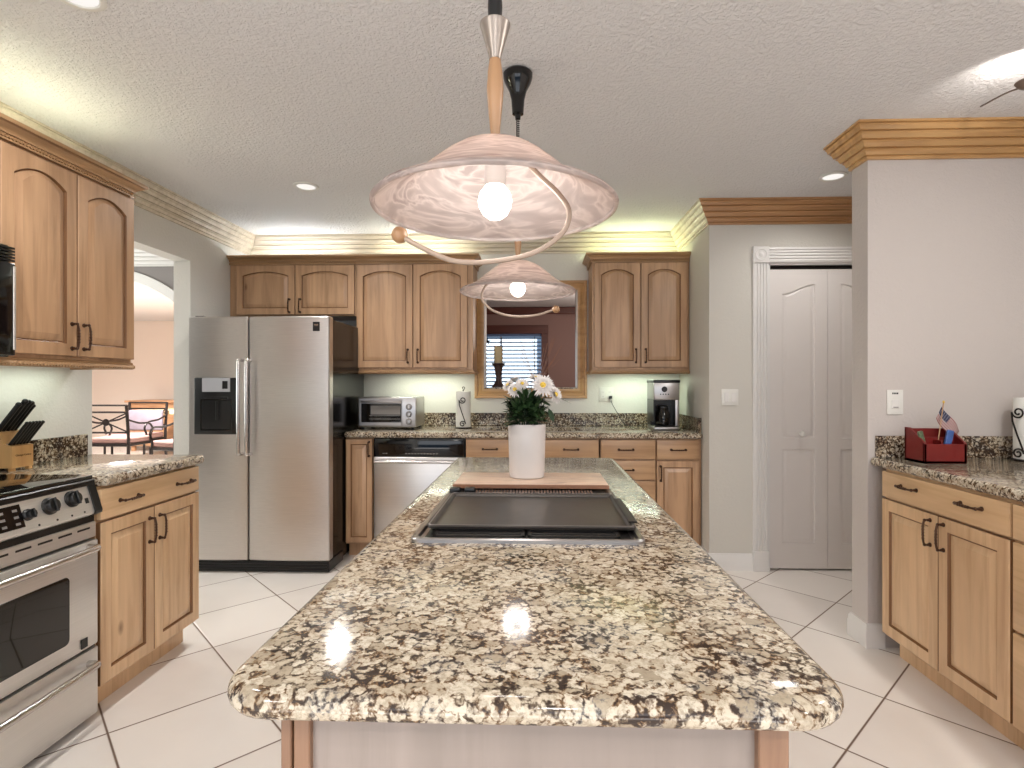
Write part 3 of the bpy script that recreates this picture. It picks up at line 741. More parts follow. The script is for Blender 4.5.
# ------------------------------------------------------------------ pendants
def pendant(label, x, y, mirror=False, canopy=True):
    t = thing('pendant_lamp', label, 'lamp', (x, y, 0))
    zr = 1.587 if not mirror else 1.628; kk = 1 if not mirror else 1.032
    prof = [(.219, 0), (.216, .006), (.209, .008), (.195, .014), (.168, .028), (.142, .047), (.118, .068), (.094, .088), (.070, .104), (.045, .115), (.020, .120)]
    prof = [(r*kk, z) for r, z in prof]
    inner = [(r-.004 if i > 0 else r-.002, z-.004) for i, (r, z) in enumerate(prof)]
    MB().lathe([(r, zr+z) for r, z in inner[::-1]] + [(.2205*kk, zr-.004), (.2215*kk, zr)] + [(r, zr+z) for r, z in prof], 72, cap0=False, cap1=False).build('shade', 'alabaster', t, angle=80)
    MB().lathe([((.2165+.0042*math.cos(2*PI*k/10))*kk, zr-.002+.0042*math.sin(2*PI*k/10)) for k in range(11)], 72, cap0=False, cap1=False).build('shade_rim', 'alabaster', t, angle=80)
    MB().lathe([(.024, zr+.117), (.026, zr+.121), (.013, zr+.126), (.006, zr+.128)], 24).build('shade_cap', 'steel_bright', t)
    wz = zr+.126
    MB().lathe([(.008, wz), (.0095, wz+.02), (.0135, wz+.06), (.0155, wz+.09), (.0135, wz+.12), (.010, wz+.145)], 24).build('wooden_grip', 'frame_pine_v', t)
    MB().lathe([(.011, wz+.143), (.0115, wz+.15), (.0275, wz+.205), (.0275, wz+.208), (.010, wz+.208)], 32).build('metal_cone', 'cone_metal', t)
    cz = wz+.208
    MB().lathe([(.012, cz), (.0135, cz+.03), (.0115, cz+.07), (.006, cz+.085)], 20).build('cord_grip', 'black', t)
    # coiled cord to the ceiling retractor
    P = []; z = cz+.085; top = CEIL-.17; turns = int((top-z)/.008)
    for i in range(turns*10+1): a = 2*PI*i/10; P.append((.0055*math.cos(a), .0055*math.sin(a), z+(top-z)*i/(turns*10)))
    MB().tube(P, .0022, 5).build('coiled_cord', 'black', t)
    MB().lathe([(.010, CEIL-.185), (.012, CEIL-.170), (.022, CEIL-.165), (.024, CEIL-.14), (.026, CEIL-.11), (.034, CEIL-.075), (.050, CEIL-.045), (.057, CEIL-.025), (.058, CEIL-.008), (.052, CEIL-.001)], 32).build('ceiling_canopy', 'black_gloss', t)
    MB().lathe([(.008, zr+.118), (.017, zr+.112), (.020, zr+.06), (.019, zr+.040), (.014, zr+.036)], 24).build('socket', 'ceramic', t)
    bz = zr+.008
    MB().lathe([(.0005, bz-.030), (.012, bz-.0275), (.022, bz-.020), (.029, bz-.007), (.031, bz+.005), (.028, bz+.018), (.018, bz+.032), (.014, bz+.036)], 24).build('bulb', 'bulb', t)
    lamp('bulb_light', 'POINT', (0, 0, bz-.012), 2.7, (1, .95, .90), size=.06, parent=t)
    # bent rod with wooden ball
    s = -1 if mirror else 1
    if not mirror: P = [(.058, -.02, .100), (.060, -.035, .060), (.080, -.05, .030), (.113, -.06, -.006), (.130, -.07, -.040), (.118, -.065, -.075), (.070, -.06, -.106), (.0, -.06, -.120), (-.065, -.06, -.119), (-.122, -.05, -.094), (-.165, -.04, -.068)]
    else: P = [(-.075, -.04, .075), (-.105, -.06, .030), (-.125, -.07, .004), (-.136, -.07, -.025), (-.130, -.07, -.050), (-.095, -.065, -.082), (-.045, -.06, -.100), (.010, -.06, -.106), (.074, -.055, -.100), (.122, -.05, -.085), (.148, -.05, -.077)]
    P = [(a, b, zr+c+(0 if mirror else .010)) for a, b, c in P]
    rod = MB().tube(P, .0045, 10, 8).build('pull_rod', 'pull_rod', t)
    MB().sphere(P[-1], .0145, 18, 12).build('wooden_ball', 'frame_pine_v', rod)
    return t
M['cone_metal'] = plain('satin_nickel', '9f958d', .38, .9, .02)
M['pull_rod'] = plain('satin_rod', 'a08d7e', .4, .3, .03)
pendant('white alabaster glass pendant lamp, the larger looking and nearer of two over the island', -.076, 1.01)
pendant('white glass pendant lamp hanging farther back, in front of the pass-through opening', -.075, 2.19, True)

# recessed ceiling lights
def can(label, x, y, power=13, r=.058, col=(1, .97, .93)):
    t = thing('recessed_light', label, 'ceiling light', (x, y, CEIL), 0)
    MB().lathe([(r+.018, -.0005), (r+.018, -.006), (r+.010, -.009), (r, -.008), (r-.004, -.002)], 32, cap0=True, cap1=False).build('trim_ring', 'white_plastic', t)
    MB().lathe([(r-.003, -.004), (r*.6, -.008), (.001, -.010)], 32, cap0=False).build('lens', 'can_glow', t)
    lamp('can_light', 'SPOT', (0, 0, -.016), power*4.2, col, (0, 0, 0), .05, spot=math.radians(160), blend=1.0, parent=t)
    return t
can('small white recessed ceiling light in front of the refrigerator', -1.433, 3.41, 22)
can('small white recessed ceiling light near the pantry door', 1.748, 3.354, 8)
can('recessed ceiling light above the range, cut by the top edge of the photo', -1.442, 1.70)
for (x, y) in ((1.75, 1.2), (-1.4, -.6), (1.6, -.9), (.1, -1.2)):
    lamp('room_light', 'AREA', (x, y, CEIL-.014), 22, (1, .97, .93), size=.12)

# ------------------------------------------------------------------ fluorescent strips above and below the wall cabinets
def strip(label, loc, rz, L, power, up, col=GREENISH):
    t = thing('light_strip', label, 'light fixture', loc, rz)
    s = 1 if up else -1
    MB().box(-L/2, L/2, -.03, .03, 0 if up else -.006, .006 if up else 0, .001).build('housing', 'white_plastic', t)
    m = emis('tube_glow', col, 34 if up else 3)
    MB().tube([(-L/2+.02, 0, s*.016), (L/2-.02, 0, s*.016)], .009 if up else .005, 10).build('tube', m, t)
    lamp('strip_light', 'AREA', (0, 0, s*.027), power, col, (PI, 0, 0) if up else (0, 0, 0), L*.9, .03, parent=t)
    return t
strip('hidden fluorescent strip above the coffee maker wall cabinet', (.78, 4.48, 2.201), 0, .65, 1.2, True)
strip('hidden fluorescent strip above the tall wall cabinet pair', (-.95, 4.48, 2.201), 0, .75, .8, True, (.93, 1, .88))
strip('hidden fluorescent strip above the refrigerator cabinet', (-1.95, 4.48, 2.201), 0, .8, .9, True, (.90, .97, 1))
strip('hidden fluorescent strip above the knife block wall cabinet', (-2.10, 2.2, 2.201), PI/2, .8, .4, True, (1, 1, .72))
strip('under cabinet light strip above the coffee maker', (.80, 4.44, 1.369), 0, .5, 2.2, False, (.84, 1, .78))
strip('under cabinet light strip above the toaster oven', (-.90, 4.44, 1.369), 0, .6, 2.6, False, (.94, 1, .80))
strip('under cabinet light strip above the knife block', (-2.1, 2.3, 1.364), PI/2, .45, .8, False, (.88, 1, .84))

# ------------------------------------------------------------------ refrigerator
t = thing('refrigerator', 'stainless steel side by side refrigerator with ice dispenser', 'refrigerator', (-2.330, 3.64, 0))
FW, FH = .955, 1.71
MB().box(.004, FW-.017, .075, .80, .02, FH-.012, .004).build('body', 'fridge_side', t)
MB().box(.01, FW-.01, .03, .30, .004, .072, .002).build('toe_grille', 'black', t)
mb = MB()
for k in range(3): mb.box(.02, FW-.02, .022, .03, .014+k*.018, .022+k*.018)
mb.build('grille_slat', 'black', t)
def fdoor(x0, x1):
    mb = MB()
    prof = []
    n = 9; rows = []
    for z in (.085, .092, FH-.007, FH):
        e = .006 if z in (.085, FH) else 0
        row = [(x0+e, .07, z), (x0+e, .012, z)]
        for k in range(n+1):
            tt = k/n; row.append((x0+e+.006+(x1-x0-2*e-.012)*tt, .004-.010*(1-(2*tt-1)**2)+e, z))
        row += [(x1-e, .012, z), (x1-e, .07, z)]
        rows.append(row)
    mb.loops(rows, True, True, True); return mb
SPL = .408
fd = fdoor(0, SPL-.004).build('freezer_door', 'steel_v', t, angle=30)
rd = fdoor(SPL+.004, FW).build('refrigerator_door', 'steel_v', t, angle=30)
for x, dd in ((SPL-.034, fd), (SPL+.020, rd)):
    MB().tube([(x, .0, 1.418), (x, -.040, 1.416), (x, -.055, 1.385), (x, -.058, 1.1), (x, -.055, .83), (x, -.040, .798), (x, .0, .796)], .0115, 12, 6).build('handle', 'steel_bright', dd)
dp = MB().box(.052, .338, -.016, .02, .925, 1.302, .006, 2).build('ice_dispenser', 'black', fd)
mb = MB(); mb.loops([[(x, y, z) for x, z in ((.10+d, .955+d), (.305-d, .955+d), (.305-d, 1.155-d), (.10+d, 1.155-d))] for d, y in ((-.004, -.0165), (0, -.0175), (.004, -.0160), (.02, -.0155))], True, False, True); mb.build('recess', 'black_gloss', dp)
MB().box(.13, .285, -.024, -.016, 1.160, 1.175, .002).build('spout_bar', 'black', dp)
MB().box(.20, .22, -.022, -.016, 1.02, 1.15, .003).build('paddle', 'black', dp)
MB().box(.108, .298, -.0195, -.015, 1.208, 1.300, .002).build('control_panel', 'panel_grey', dp)
MB().box(.246, .282, -.0210, -.019, 1.228, 1.280, .001).build('badge', 'black', dp)
bd = MB().box(FW-.108, FW-.062, -.0045, .004, 1.610, 1.672, .0015).build('badge', 'black', rd)
mb = MB(); mb.box(FW-.100, FW-.070, -.0055, -.0040, 1.652, 1.656); mb.box(FW-.096, FW-.074, -.0055, -.0040, 1.645, 1.648); mb.build('lettering', 'steel_bright', bd)
MB().box(.03, .09, .03, .09, FH-.012, FH+.008, .003).build('hinge_cap', 'black', t)
MB().box(FW-.09, FW-.03, .03, .09, FH-.012, FH+.008, .003).build('hinge_cap', 'black', t)

# ------------------------------------------------------------------ dishwasher
t = thing('dishwasher', 'stainless steel dishwasher with black control panel under the back counter', 'dishwasher', (-1.182, 3.98, 0))
MB().box(.004, .660, .03, .58, .09, .872).build('body', 'black', t)
MB().box(.03, .635, .06, .5, 0, .09).build('toe_kick', 'black', t)
MB().box(.006, .658, -.002, .03, .735, .866, .004, 2).build('control_panel', 'black_gloss', t)
mb = MB()
for k in range(11): mb.box(.235+k*.022, .250+k*.022, -.0030, -.0015, .755, .762)
for k in range(2): mb.box(.07+k*.02, .085+k*.02, -.0030, -.0015, .757, .762)
mb.build('button_marks', 'grey_mark', t)
MB().box(.006, .658, -.002, .03, .10, .690, .004, 2).build('door', 'steel_v', t)
MB().box(.006, .658, -.002, .03, .690, .732, .003).build('door_rim', 'steel_v', t)
MB().tube([(.012, -.012, .700), (.652, -.012, .700)], .012, 12).build('handle', 'steel_bright', t)

# ------------------------------------------------------------------ range (front faces +X); local x runs away from camera, y into the wall
t = thing('kitchen_range', 'stainless steel electric range with black glass top and knobs', 'range', (-1.665, 1.29, 0), PI/2)
RW = .758
MB().box(.004, RW-.004, .03, .545, .02, .885).build('body', 'black', t)
MB().box(0, RW, .012, .545, .905, .922, .004, 2).build('glass_top', 'black_glass', t)
mb = MB(); mb.box(0, RW, .004, .52, .885, .907, .003); mb.build('top_rim', 'black', t)
# slanted console with black end caps
def wedge(x0, x1, off=0):
    mb = MB(); pr = [(.06, .775), (.010-off, .770), (-.018-off, .782), (-.020-off, .792), (.012-off, .893), (.022, .900), (.06, .900)]
    mb.loops([[(x, y, z) for y, z in pr] for x in (x0, x1)], True, True, True); return mb
wedge(.026, RW-.030).build('console', 'steel', t, angle=25)
for a, b in ((0, .028), (RW-.032, RW)): wedge(a, b, .006).build('end_cap', 'black', t, angle=25)
nrm = Vector((0, -1, .315)).normalized(); qrot = nrm.to_track_quat('Z', 'Y').to_matrix().to_4x4()
def onface(x, s, out=0):   # s: 0 bottom .. 1 top of console face
    p = Vector((x, -.020+(.032)*s, .792+.101*s)); return p+nrm*out
def cknob(x, s, r, name='knob'):
    p = onface(x, s); mb = MB(); mb.lathe([(r, 0), (r*.98, .006), (r*.80, .010), (r*.78, .020), (r*.68, .024), (.0005, .0245)], 24); mb.box(-r*.15, r*.15, -r*.8, r*.8, .018, .031, .002)
    mb.xf(Matrix.Translation(p) @ qrot).build(name, 'black', t)
cknob(RW-.112, .60, .030); cknob(RW-.205, .55, .030); cknob(RW-.290, .46, .019)
cknob(.112, .60, .030); cknob(.205, .55, .030)
mb = MB(); mb.box(-.115, .115, -.040, .036, 0, .003, .001); mb.xf(Matrix.Translation(onface(.355-.02, .50)) @ qrot).build('display_panel', 'black_gloss', t)
mb = MB()
for i in range(5):
    for j in range(3): mb.box(-.10+i*.046, -.084+i*.046, -.030+j*.022, -.022+j*.022, .003, .0036)
mb.xf(Matrix.Translation(onface(.335, .5)) @ qrot).build('display_marks', 'grey_mark', t)
mb = MB(); mb.box(-.007, .007, -.010, .010, 0, .002); mb.xf(Matrix.Translation(onface(RW-.052, .42)) @ qrot).build('indicator', 'black', t)
mb = MB()
for x in (-.26, -.19, -.13, -.075): mb.lathe([(.004, 0), (.004, .001)], 8, (RW+x, 0, 0))
mb.xf(Matrix.Translation(onface(0, .06)) @ qrot).build('indicator_dots', 'black', t)
# vent strip, oven door, drawer
MB().box(.002, RW-.002, .006, .03, .745, .772).build('vent_gap', 'black', t)
vt = MB().box(.002, RW-.002, -.002, .03, .690, .748, .003).build('vent_strip', 'steel', t)
mb = MB()
for k in range(9): mb.box(.03+k*.080, .085+k*.080, -.0035, -.001, .726, .733)
mb.build('vent_slots', 'black', vt)
dr = MB().box(.004, RW-.004, -.012, .03, .290, .682, .006, 2).build('oven_door', 'steel', t)
mb = MB()
mb.loops([[(x, y, z) for x, z in rrect(.115+d, RW-.135-d, .345+d, .585-d, .018, 5)] for d, y in ((0, -.0121), (.001, -.0145), (.004, -.0150))], True, False, True)
mb.build('window_glass', 'black_glass', dr)
MB().box(RW-.085, RW-.055, -.0145, -.012, .300, .335, .001).build('badge', 'black', dr)
def bar(z, parent):
    MB().tube([(.05, -.012, z), (.054, -.040, z), (.085, -.052, z), (RW/2, -.056, z), (RW-.085, -.052, z), (RW-.054, -.040, z), (RW-.05, -.012, z)], .0125, 12, 6).build('handle', 'steel_bright', parent)
bar(.662, dr)
dw = MB().box(.004, RW-.004, -.012, .03, .030, .280, .005, 2).build('storage_drawer', 'steel', t)
bar(.232, dw)
MB().box(.006, RW-.006, .000, .03, .282, .289).build('door_gap', 'black', t)
MB().box(.02, RW-.02, .03, .06, 0, .030).build('kick_panel', 'black', t)

# ------------------------------------------------------------------ microwave over the range
t = thing('microwave', 'black over the range microwave at the edge of the photo', 'microwave', (-1.865, 1.152, 0), PI/2)
MB().box(.002, .755, 0, .34, 1.36, 1.755, .004).build('body', 'black', t)
MB().box(.55, .755, -.022, 0, 1.365, 1.690, .004, 2).build('control_panel', 'black_gloss', t)
MB().box(.746, .757, -.024, 0, 1.385, 1.680, .002).build('edge_trim', 'steel', t)
MB().box(.004, .545, -.022, 0, 1.365, 1.690, .004, 2).build('door', 'black_gloss', t)
mb = MB()
for k in range(5): mb.box(.004, .755, -.020, 0, 1.695+k*.011, 1.702+k*.011)
mb.build('vent_louvre', 'black', t)

# ------------------------------------------------------------------ things on the back counter
Z = CT1+.001
t = thing('toaster_oven', 'steel toaster oven with three knobs on the back counter', 'toaster oven', (-1.345, 4.14, Z))
TW, TH, TD = .44, .245, .32
MB().box(0, TW, 0, TD, .018, TH, .008, 2).build('body', 'hob_steel', t)
MB().box(.010, .335, -.006, 0, .03, TH-.010, .003).build('door_frame', 'hob_steel', t)
MB().box(.028, .330, -.008, -.005, .056, .198, .001).build('door_glass', 'black_glass', t)
mb = MB(); 
for z in (.082, .108): mb.tube([(.09, -.011, z), (.325, -.011, z)], .0022, 6)
mb.box(.10, .325, -.0092, -.008, .115, .180); mb.build('rack', 'grey_mark', t)
MB().tube([(.04, -.006, .212), (.045, -.03, .212), (.185, -.036, .212), (.32, -.03, .212), (.325, -.006, .212)], .007, 10, 4).build('handle', 'hob_steel', t)
for k in range(3):
    MB().lathe([(.020, 0), (.019, .004), (.014, .006), (.013, .018), (.0005, .019)], 20, (.387, 0, .062+k*.055), axis='y').build('knob', 'hob_steel', t)
    MB().lathe([(.024, -.0005), (.024, .001)], 20, (.387, 0, .062+k*.055), axis='y').build('dial_ring', 'grey_mark', t)
for x in (.03, TW-.03):
    for y in (.03, TD-.03): MB().lathe([(.012, 0), (.012, .018)], 12, (x, y, 0)).build('foot', 'black', t)
def scroll(cx, cz, r, turns=1.6, start=0, sgn=1, y=0, n=36):
    return [(cx+sgn*r*(1-.75*i/n)*math.cos(start+2*PI*turns*i/n), y, cz+r*(1-.75*i/n)*math.sin(start+2*PI*turns*i/n)) for i in range(n+1)]
def towel_holder(label, loc, rz=0, H=.30, R=.062):
    t = thing('paper_towel_holder', label, 'paper towel holder', loc, rz)
    MB().lathe([(R+.008, 0), (R+.008, .006), (.02, .008)], 28).build('base', 'iron', t)
    MB().tube([(0, 0, .006), (0, 0, H)], .004, 8).build('pole', 'iron', t)
    MB().tube(scroll(0, H+.012, .014, 1.0, -PI/2), .003, 6).build('top_loop', 'iron', t)
    y = -R-.012
    P = scroll(.012, H*.74, .026, 1.5, PI, -1, y)[::-1]
    P = scroll(.004, H*.735, .027, 1.4, PI, 1, y)[::-1] + [(-.020, y, H*.60), (.0, y, H*.40), (.022, y, H*.20), (.028, y, H*.12)] + [(a, b, c) for a, b, c in scroll(.004, H*.12, .024, 1.4, 0, 1, y)]
    MB().tube(P, .0038, 7).build('scroll_arm', 'iron', t)
    MB().tube([(.0, y, .004), (.0, 0, .004)], .004, 6).build('scroll_foot', 'iron', t)
    return t
towel_holder('iron scroll paper towel holder on the back counter beside the toaster oven', (-.575, 4.33, Z))
o = MB().lathe([(.018, .009), (.057, .009), (.058, .02), (.058, .278), (.057, .286), (.018, .286)], 36, (-.575, 4.33, Z)).build('paper_towel_roll', 'paper')
tag(o, 'white paper towel roll on the holder beside the toaster oven', 'paper towels')
# coffee maker
t = thing('coffee_maker', 'black and steel drip coffee maker on the back counter', 'coffee maker', (.865, 4.16, Z))
W_, D_ = .190, .25
MB().box(0, W_, 0, D_, 0, .028, .01, 3).build('base', 'hob_steel', t)
MB().box(.012, W_-.012, .008, .14, .027, .034, .002).build('warming_plate', 'black', t)
MB().box(.0, W_, .12, D_, .028, .235, .006).build('water_tank', 'black', t)
MB().box(0, .012, .01, .13, .06, .235, .004).build('side_frame', 'black', t)
MB().box(W_-.030, W_, .01, .13, .028, .235, .006, 2).build('side_column', 'hob_steel', t)
MB().box(0, W_, .0, D_, .225, .355, .008, 2).build('brew_head', 'hob_steel', t)
MB().box(-.004, W_+.004, -.004, D_, .352, .375, .006, 2).build('lid', 'black', t)
MB().lathe([(.021, 0), (.021, .008), (.016, .012), (.0005, .012)], 24, (.078, 0, .305), axis='y').build('dial', 'black', t)
mb = MB()
for k in range(4): mb.lathe([(.005, 0), (.005, .003)], 10, (.05+k*.019, 0, .268), axis='y')
mb.build('button', 'black', t)
MB().lathe([(.040, .036), (.052, .045), (.057, .08), (.052, .125), (.038, .155), (.040, .165)], 28, (.080, .062, 0)).build('carafe', 'black_glass', t)
MB().lathe([(.041, .165), (.041, .180), (.02, .186)], 24, (.080, .062, 0)).build('carafe_lid', 'black', t)
MB().tube([(.060, .010, .165), (.052, -.022, .160), (.050, -.026, .12), (.055, -.015, .075), (.060, .008, .065)], .006, 8, 5).build('carafe_handle', 'black', t)
# outlets, switches
def plate(name, label, cat, loc, rz, w, h, kind):
    t = thing(name, label, cat, loc, rz)
    MB().box(-w/2, w/2, -.006, 0, -h/2, h/2, .002, 2).build('cover_plate', 'white_plastic', t)
    if kind == 'double_outlet':
        for sx in (-1, 1):
            MB().box(sx*w*.24-.016, sx*w*.24+.016, -.009, -.005, -.034, .034, .001).build('receptacle', 'white_trim', t)
            mb = MB()
            for z in (-.018, .018):
                for dx in (-.006, .006): mb.box(sx*w*.24+dx-.001, sx*w*.24+dx+.001, -.0095, -.0085, z-.004, z+.004)
            mb.build('slots', 'grey_mark', t)
    elif kind == 'rockers':
        for sx in (-1, 1): MB().box(sx*w*.22-.015, sx*w*.22+.015, -.010, -.005, -.032, .032, .002).build('rocker', 'white_trim', t)
    else:
        MB().box(-.018, .018, -.010, -.005, -.030, .012, .002).build('dimmer_slider', 'white_trim', t)
        mb = MB(); mb.box(-.015, -.009, -.0075, -.0058, .038, .046); mb.box(-.006, .001, -.0075, -.0058, .038, .046); mb.box(.004, .013, -.0075, -.0058, .038, .046)
        mb.build('indicator_marks', 'black', t)
        MB().box(-.012, .012, -.0108, -.0098, -.026, -.022).build('slider_line', 'grey_mark', t)
    return t
plate('wall_outlet', 'white double wall outlet with a black plug left of the coffee maker', 'outlet', (.572, BW-.0005, 1.172), 0, .118, .118, 'double_outlet')
plate('light_switch', 'white double rocker light switch beside the pantry door', 'light switch', (1.305, KY-.0005, 1.170), 0, .112, .110, 'rockers')
plate('dimmer_switch', 'white dimmer switch on the stub wall above the granite backsplash', 'light switch', (1.712, SY0-.0005, 1.176), 0, .075, .118, 'dimmer')
t = thing('power_cord', 'black plug and cord running from outlet down to coffee maker', 'cord', (0, 0, 0))
MB().box(.592, .616, BW-.036, BW-.0105, 1.135, 1.160, .003).build('plug', 'black', t)
MB().tube([(.604, BW-.034, 1.145), (.612, BW-.05, 1.10), (.64, BW-.04, 1.05), (.67, BW-.045, 1.0), (.72, BW-.06, .925), (.80, BW-.08, .919), (.83, BW-.15, .93), (.862, 4.40, .95)], .0028, 6, 6).build('cord', 'black', t)

# ------------------------------------------------------------------ knife block
t = thing('knife_block', 'wooden knife block full of black handled knives beside the range', 'knife block', (-2.13, 2.195, Z), PI/2)
mb = MB(); mb.loops([[(x, y, z) for y, z in ((-.04, .012), (.062, .012), (.062, .06), (.055, .170), (.015, .155), (-.003, .108), (-.04, .100))] for x in (-.048, .046)], True, True, True)
mb.build('block', 'pine_block', t, angle=25)
for x in (-.038, .036):
    for y in (-.03, .05): MB().box(x-.008, x+.008, y-.008, y+.008, 0, .012).build('foot', 'pine_block', t)
fc = bpy.data.curves.new('txt', 'FONT'); fc.body = 'Chicago Cutlery'; fc.size = .0105; fc.extrude = .0003; fc.align_x = 'CENTER'
fo = bpy.data.objects.new('txt', fc); sc.collection.objects.link(fo)
bpy.context.view_layer.update(); me = bpy.data.meshes.new_from_object(fo.evaluated_get(bpy.context.evaluated_depsgraph_get()))
bpy.data.objects.remove(fo); lo = bpy.data.objects.new('lettering', me); sc.collection.objects.link(lo); lo.parent = t
me.materials.clear(); me.materials.append(M['bronze']); lo.location = (.002, -.0405, .058); lo.rotation_euler = (PI/2, 0, 0)
kn = []
for i in range(6): kn.append((-.037+i*.0145, -.020, .104, .112, .0062))       # steak knives, front row
for i, (dx, L, r) in enumerate(((-.036, .135, .0095), (-.018, .150, .0100), (.001, .145, .0095), (.019, .140, .0085), (.035, .125, .0080))): kn.append((dx, .030, .160, L, r))
first = None
for i, (x, y, z, L, r) in enumerate(kn):
    sl = Vector((.10, -.72, 1)).normalized()
    if i < 6: lab = 'black handled steak knife in the lower row of the knife block'; grp = 'steak knives in the block'
    else: lab = 'large black handled kitchen knife in the upper row of the knife block'; grp = 'kitchen knives in the block'
    k = thing('kitchen_knife' if i >= 6 else 'steak_knife', lab, 'knife', (-2.13-y, 2.195+x, Z+z), PI/2, grp)
    P = [sl*(-.012), sl*.02, sl*L*.55, sl*L*.93, sl*L]
    mb = MB(); mb.tube([tuple(p) for p in P], r, 10, 3, flat=1.0); mb.sphere(tuple(sl*(L-.004)), r*1.15, 10, 8); mb.build('handle', 'black', k)
    MB().box(-.001, .001, -.012, .012, -.020, .0).xf(Vector(sl).to_track_quat('Z', 'Y').to_matrix().to_4x4()).build('blade', 'steel_bright', k)

# ------------------------------------------------------------------ right counter: red caddy with flags, paper towels
t = thing('red_caddy', 'dark red open wooden caddy on the granite counter by the dimmer switch', 'caddy', (1.695, 2.50, Z), 0)
CW, CD = .182, .13
mb = MB()
mb.box(0, CW, 0, CD, 0, .010); mb.box(0, CW, 0, .010, 0, .085, .001)
for a, b in ((0, .010), (CW-.010, CW)):
    mb.loops([[(x, y, z) for y, z in ((0, 0), (CD, 0), (CD, .150), (CD-.03, .150), (0.0, .088))] for x in (a, b)], True, True, True)
mb.box(0, CW, CD-.010, CD, 0, .145, .001); mb.box(.08, .086, .01, CD-.01, .01, .10); mb.box(.01, CW-.01, .06, .066, .01, .11)
mb.build('tray', 'red_paint', t, smooth=False)
def flag(label, bx, by, tx, ty, tz, name='small_flag'):
    f = thing(name, label, 'flag', (0, 0, 0))
    a = Vector((bx, by, Z+.012)); b = Vector((tx, ty, tz)); MB().tube([tuple(a), tuple(b)], .0022, 6).build('stick', 'frame_pine_v', f)
    MB().sphere(tuple(b), .0045, 8, 6, 1.6).build('finial', 'pollen', f)
    d = (b-a).normalized(); top = b-d*.022
    me = bpy.data.meshes.new('cloth'); nu, nv = 10, 8; vs_, fs, uv = [], [], []
    for i in range(nu+1):
        for j in range(nv+1):
            u, v = i/nu, j/nv
            p = top - d*(.075*(1-v)) + Vector((.080*u, -.012*math.sin(u*5), -.055*u - .012*u*math.sin(v*3)))
            p = top + Vector((.075*u - .030*(1-v), .010*math.sin(u*6+v), -.112*u - .050*(1-v)))
            vs_.append(p); uv.append((u, v))
    for i in range(nu):
        for j in range(nv): q = i*(nv+1)+j; fs.append((q, q+nv+1, q+nv+2, q+1))
    me.from_pydata(vs_, [], fs); ul = me.uv_layers.new(name='UVMap')
    for p in me.polygons:
        p.use_smooth = True
        for li, vi in zip(p.loop_indices, p.vertices): ul.data[li].uv = uv[vi]
    me.materials.append(M['flag']); o = bpy.data.objects.new('cloth', me); sc.collection.objects.link(o); o.parent = f
    sm = o.modifiers.new('thickness', 'SOLIDIFY'); sm.thickness = .0006
    return f
flag('small red, white and blue flag on a stick leaning in the red caddy', 1.775, 2.545, 1.835, 2.58, 1.182)
M['blue_pack'] = plain('blue_packet', '3d5c96', .3, 0, .3, 60); M['green_pack'] = plain('green_packet', '5d6a50', .3, 0, .4, 60)
o = MB().box(-.014, .014, -.006, .006, 0, .135, .002).build('blue_packet', 'blue_pack', loc=(1.800, 2.53, Z+.012), rot=(0, .22, 0))
tag(o, 'blue and white packet standing in the red caddy beside the flag', 'packet')
o = MB().box(-.010, .010, -.006, .006, 0, .130, .002).build('marker_pen', 'green_pack', loc=(1.735, 2.54, Z+.012), rot=(0, -.25, 0))
tag(o, 'greenish grey pen sticking up from the near corner of the red caddy', 'pen')
towel_holder('iron scroll paper towel holder at the edge of the photo by the stub wall', (2.232, 2.60, Z), -1.35, H=.30)
o = MB().lathe([(.018, .009), (.059, .009), (.060, .02), (.060, .278), (.059, .286), (.018, .286)], 36, (2.232, 2.60, Z)).build('paper_towel_roll', 'paper')
tag(o, 'white paper towel roll at the photo edge, on the counter with the red caddy', 'paper towels')

# ------------------------------------------------------------------ pass-through frame and sill
def frame_piece(path):  # casing around the opening, profile swept in the wall plane
    prof = [(0, 0), (0, -.020), (.012, -.024), (.030, -.020), (.036, -.014), (.052, -.012), (.058, -.022), (.074, -.022), (.078, -.014), (.078, 0)]
    mb = MB(); rows = []
    for (x, z, sx, sz) in path: rows.append([(x+sx*o, BW+y, z+sz*o) for o, y in prof])
    rows.append(rows[0]); mb.loops(rows, True); return mb
o = struct(frame_piece([(PX0, PZ0+.012, -1, -1), (PX1, PZ0+.012, 1, -1), (PX1, PZ1, 1, 1), (PX0, PZ1, -1, 1)]).build('trim_8', 'frame_pine', angle=40))
mb = MB(); mb.box(PX0-.002, PX0+.010, BW-.004, BW+.13, PZ0+.01, PZ1); mb.box(PX1-.010, PX1+.002, BW-.004, BW+.13, PZ0+.01, PZ1); mb.box(PX0, PX1, BW-.004, BW+.13, PZ1-.010, PZ1+.002)
struct(mb.build('trim_9', 'white_trim'))
o = struct(MB().box(PX0, PX1, BW-.006, BW+.22, PZ0-.002, PZ0+.024, .005, 2).build('trim_10', 'granite'))
# candle on turned holder, on the ledge
cx_, cy_, cz_ = -.327, BW+.10, PZ0+.025
o = MB().lathe([(.056, 0), (.056, .008), (.046, .018), (.026, .050), (.020, .085), (.026, .110), (.032, .145), (.040, .180), (.060, .196), (.060, .204), (.02, .205)], 28, (cx_, cy_, cz_)).build('candle_holder', 'candlewood')
tag(o, 'dark turned candle holder on the granite ledge of the pass-through', 'candle holder')
t = thing('pillar_candle', 'cream pillar candle on the dark holder in the pass-through', 'candle', (cx_, cy_, cz_+.206))
MB().lathe([(.036, 0), (.037, .002), (.037, .134), (.033, .138), (.020, .132), (.0005, .131)], 28).build('wax', 'candle', t)
MB().tube([(0, 0, .13), (.001, 0, .148)], .0012, 5).build('wick', 'black', t)

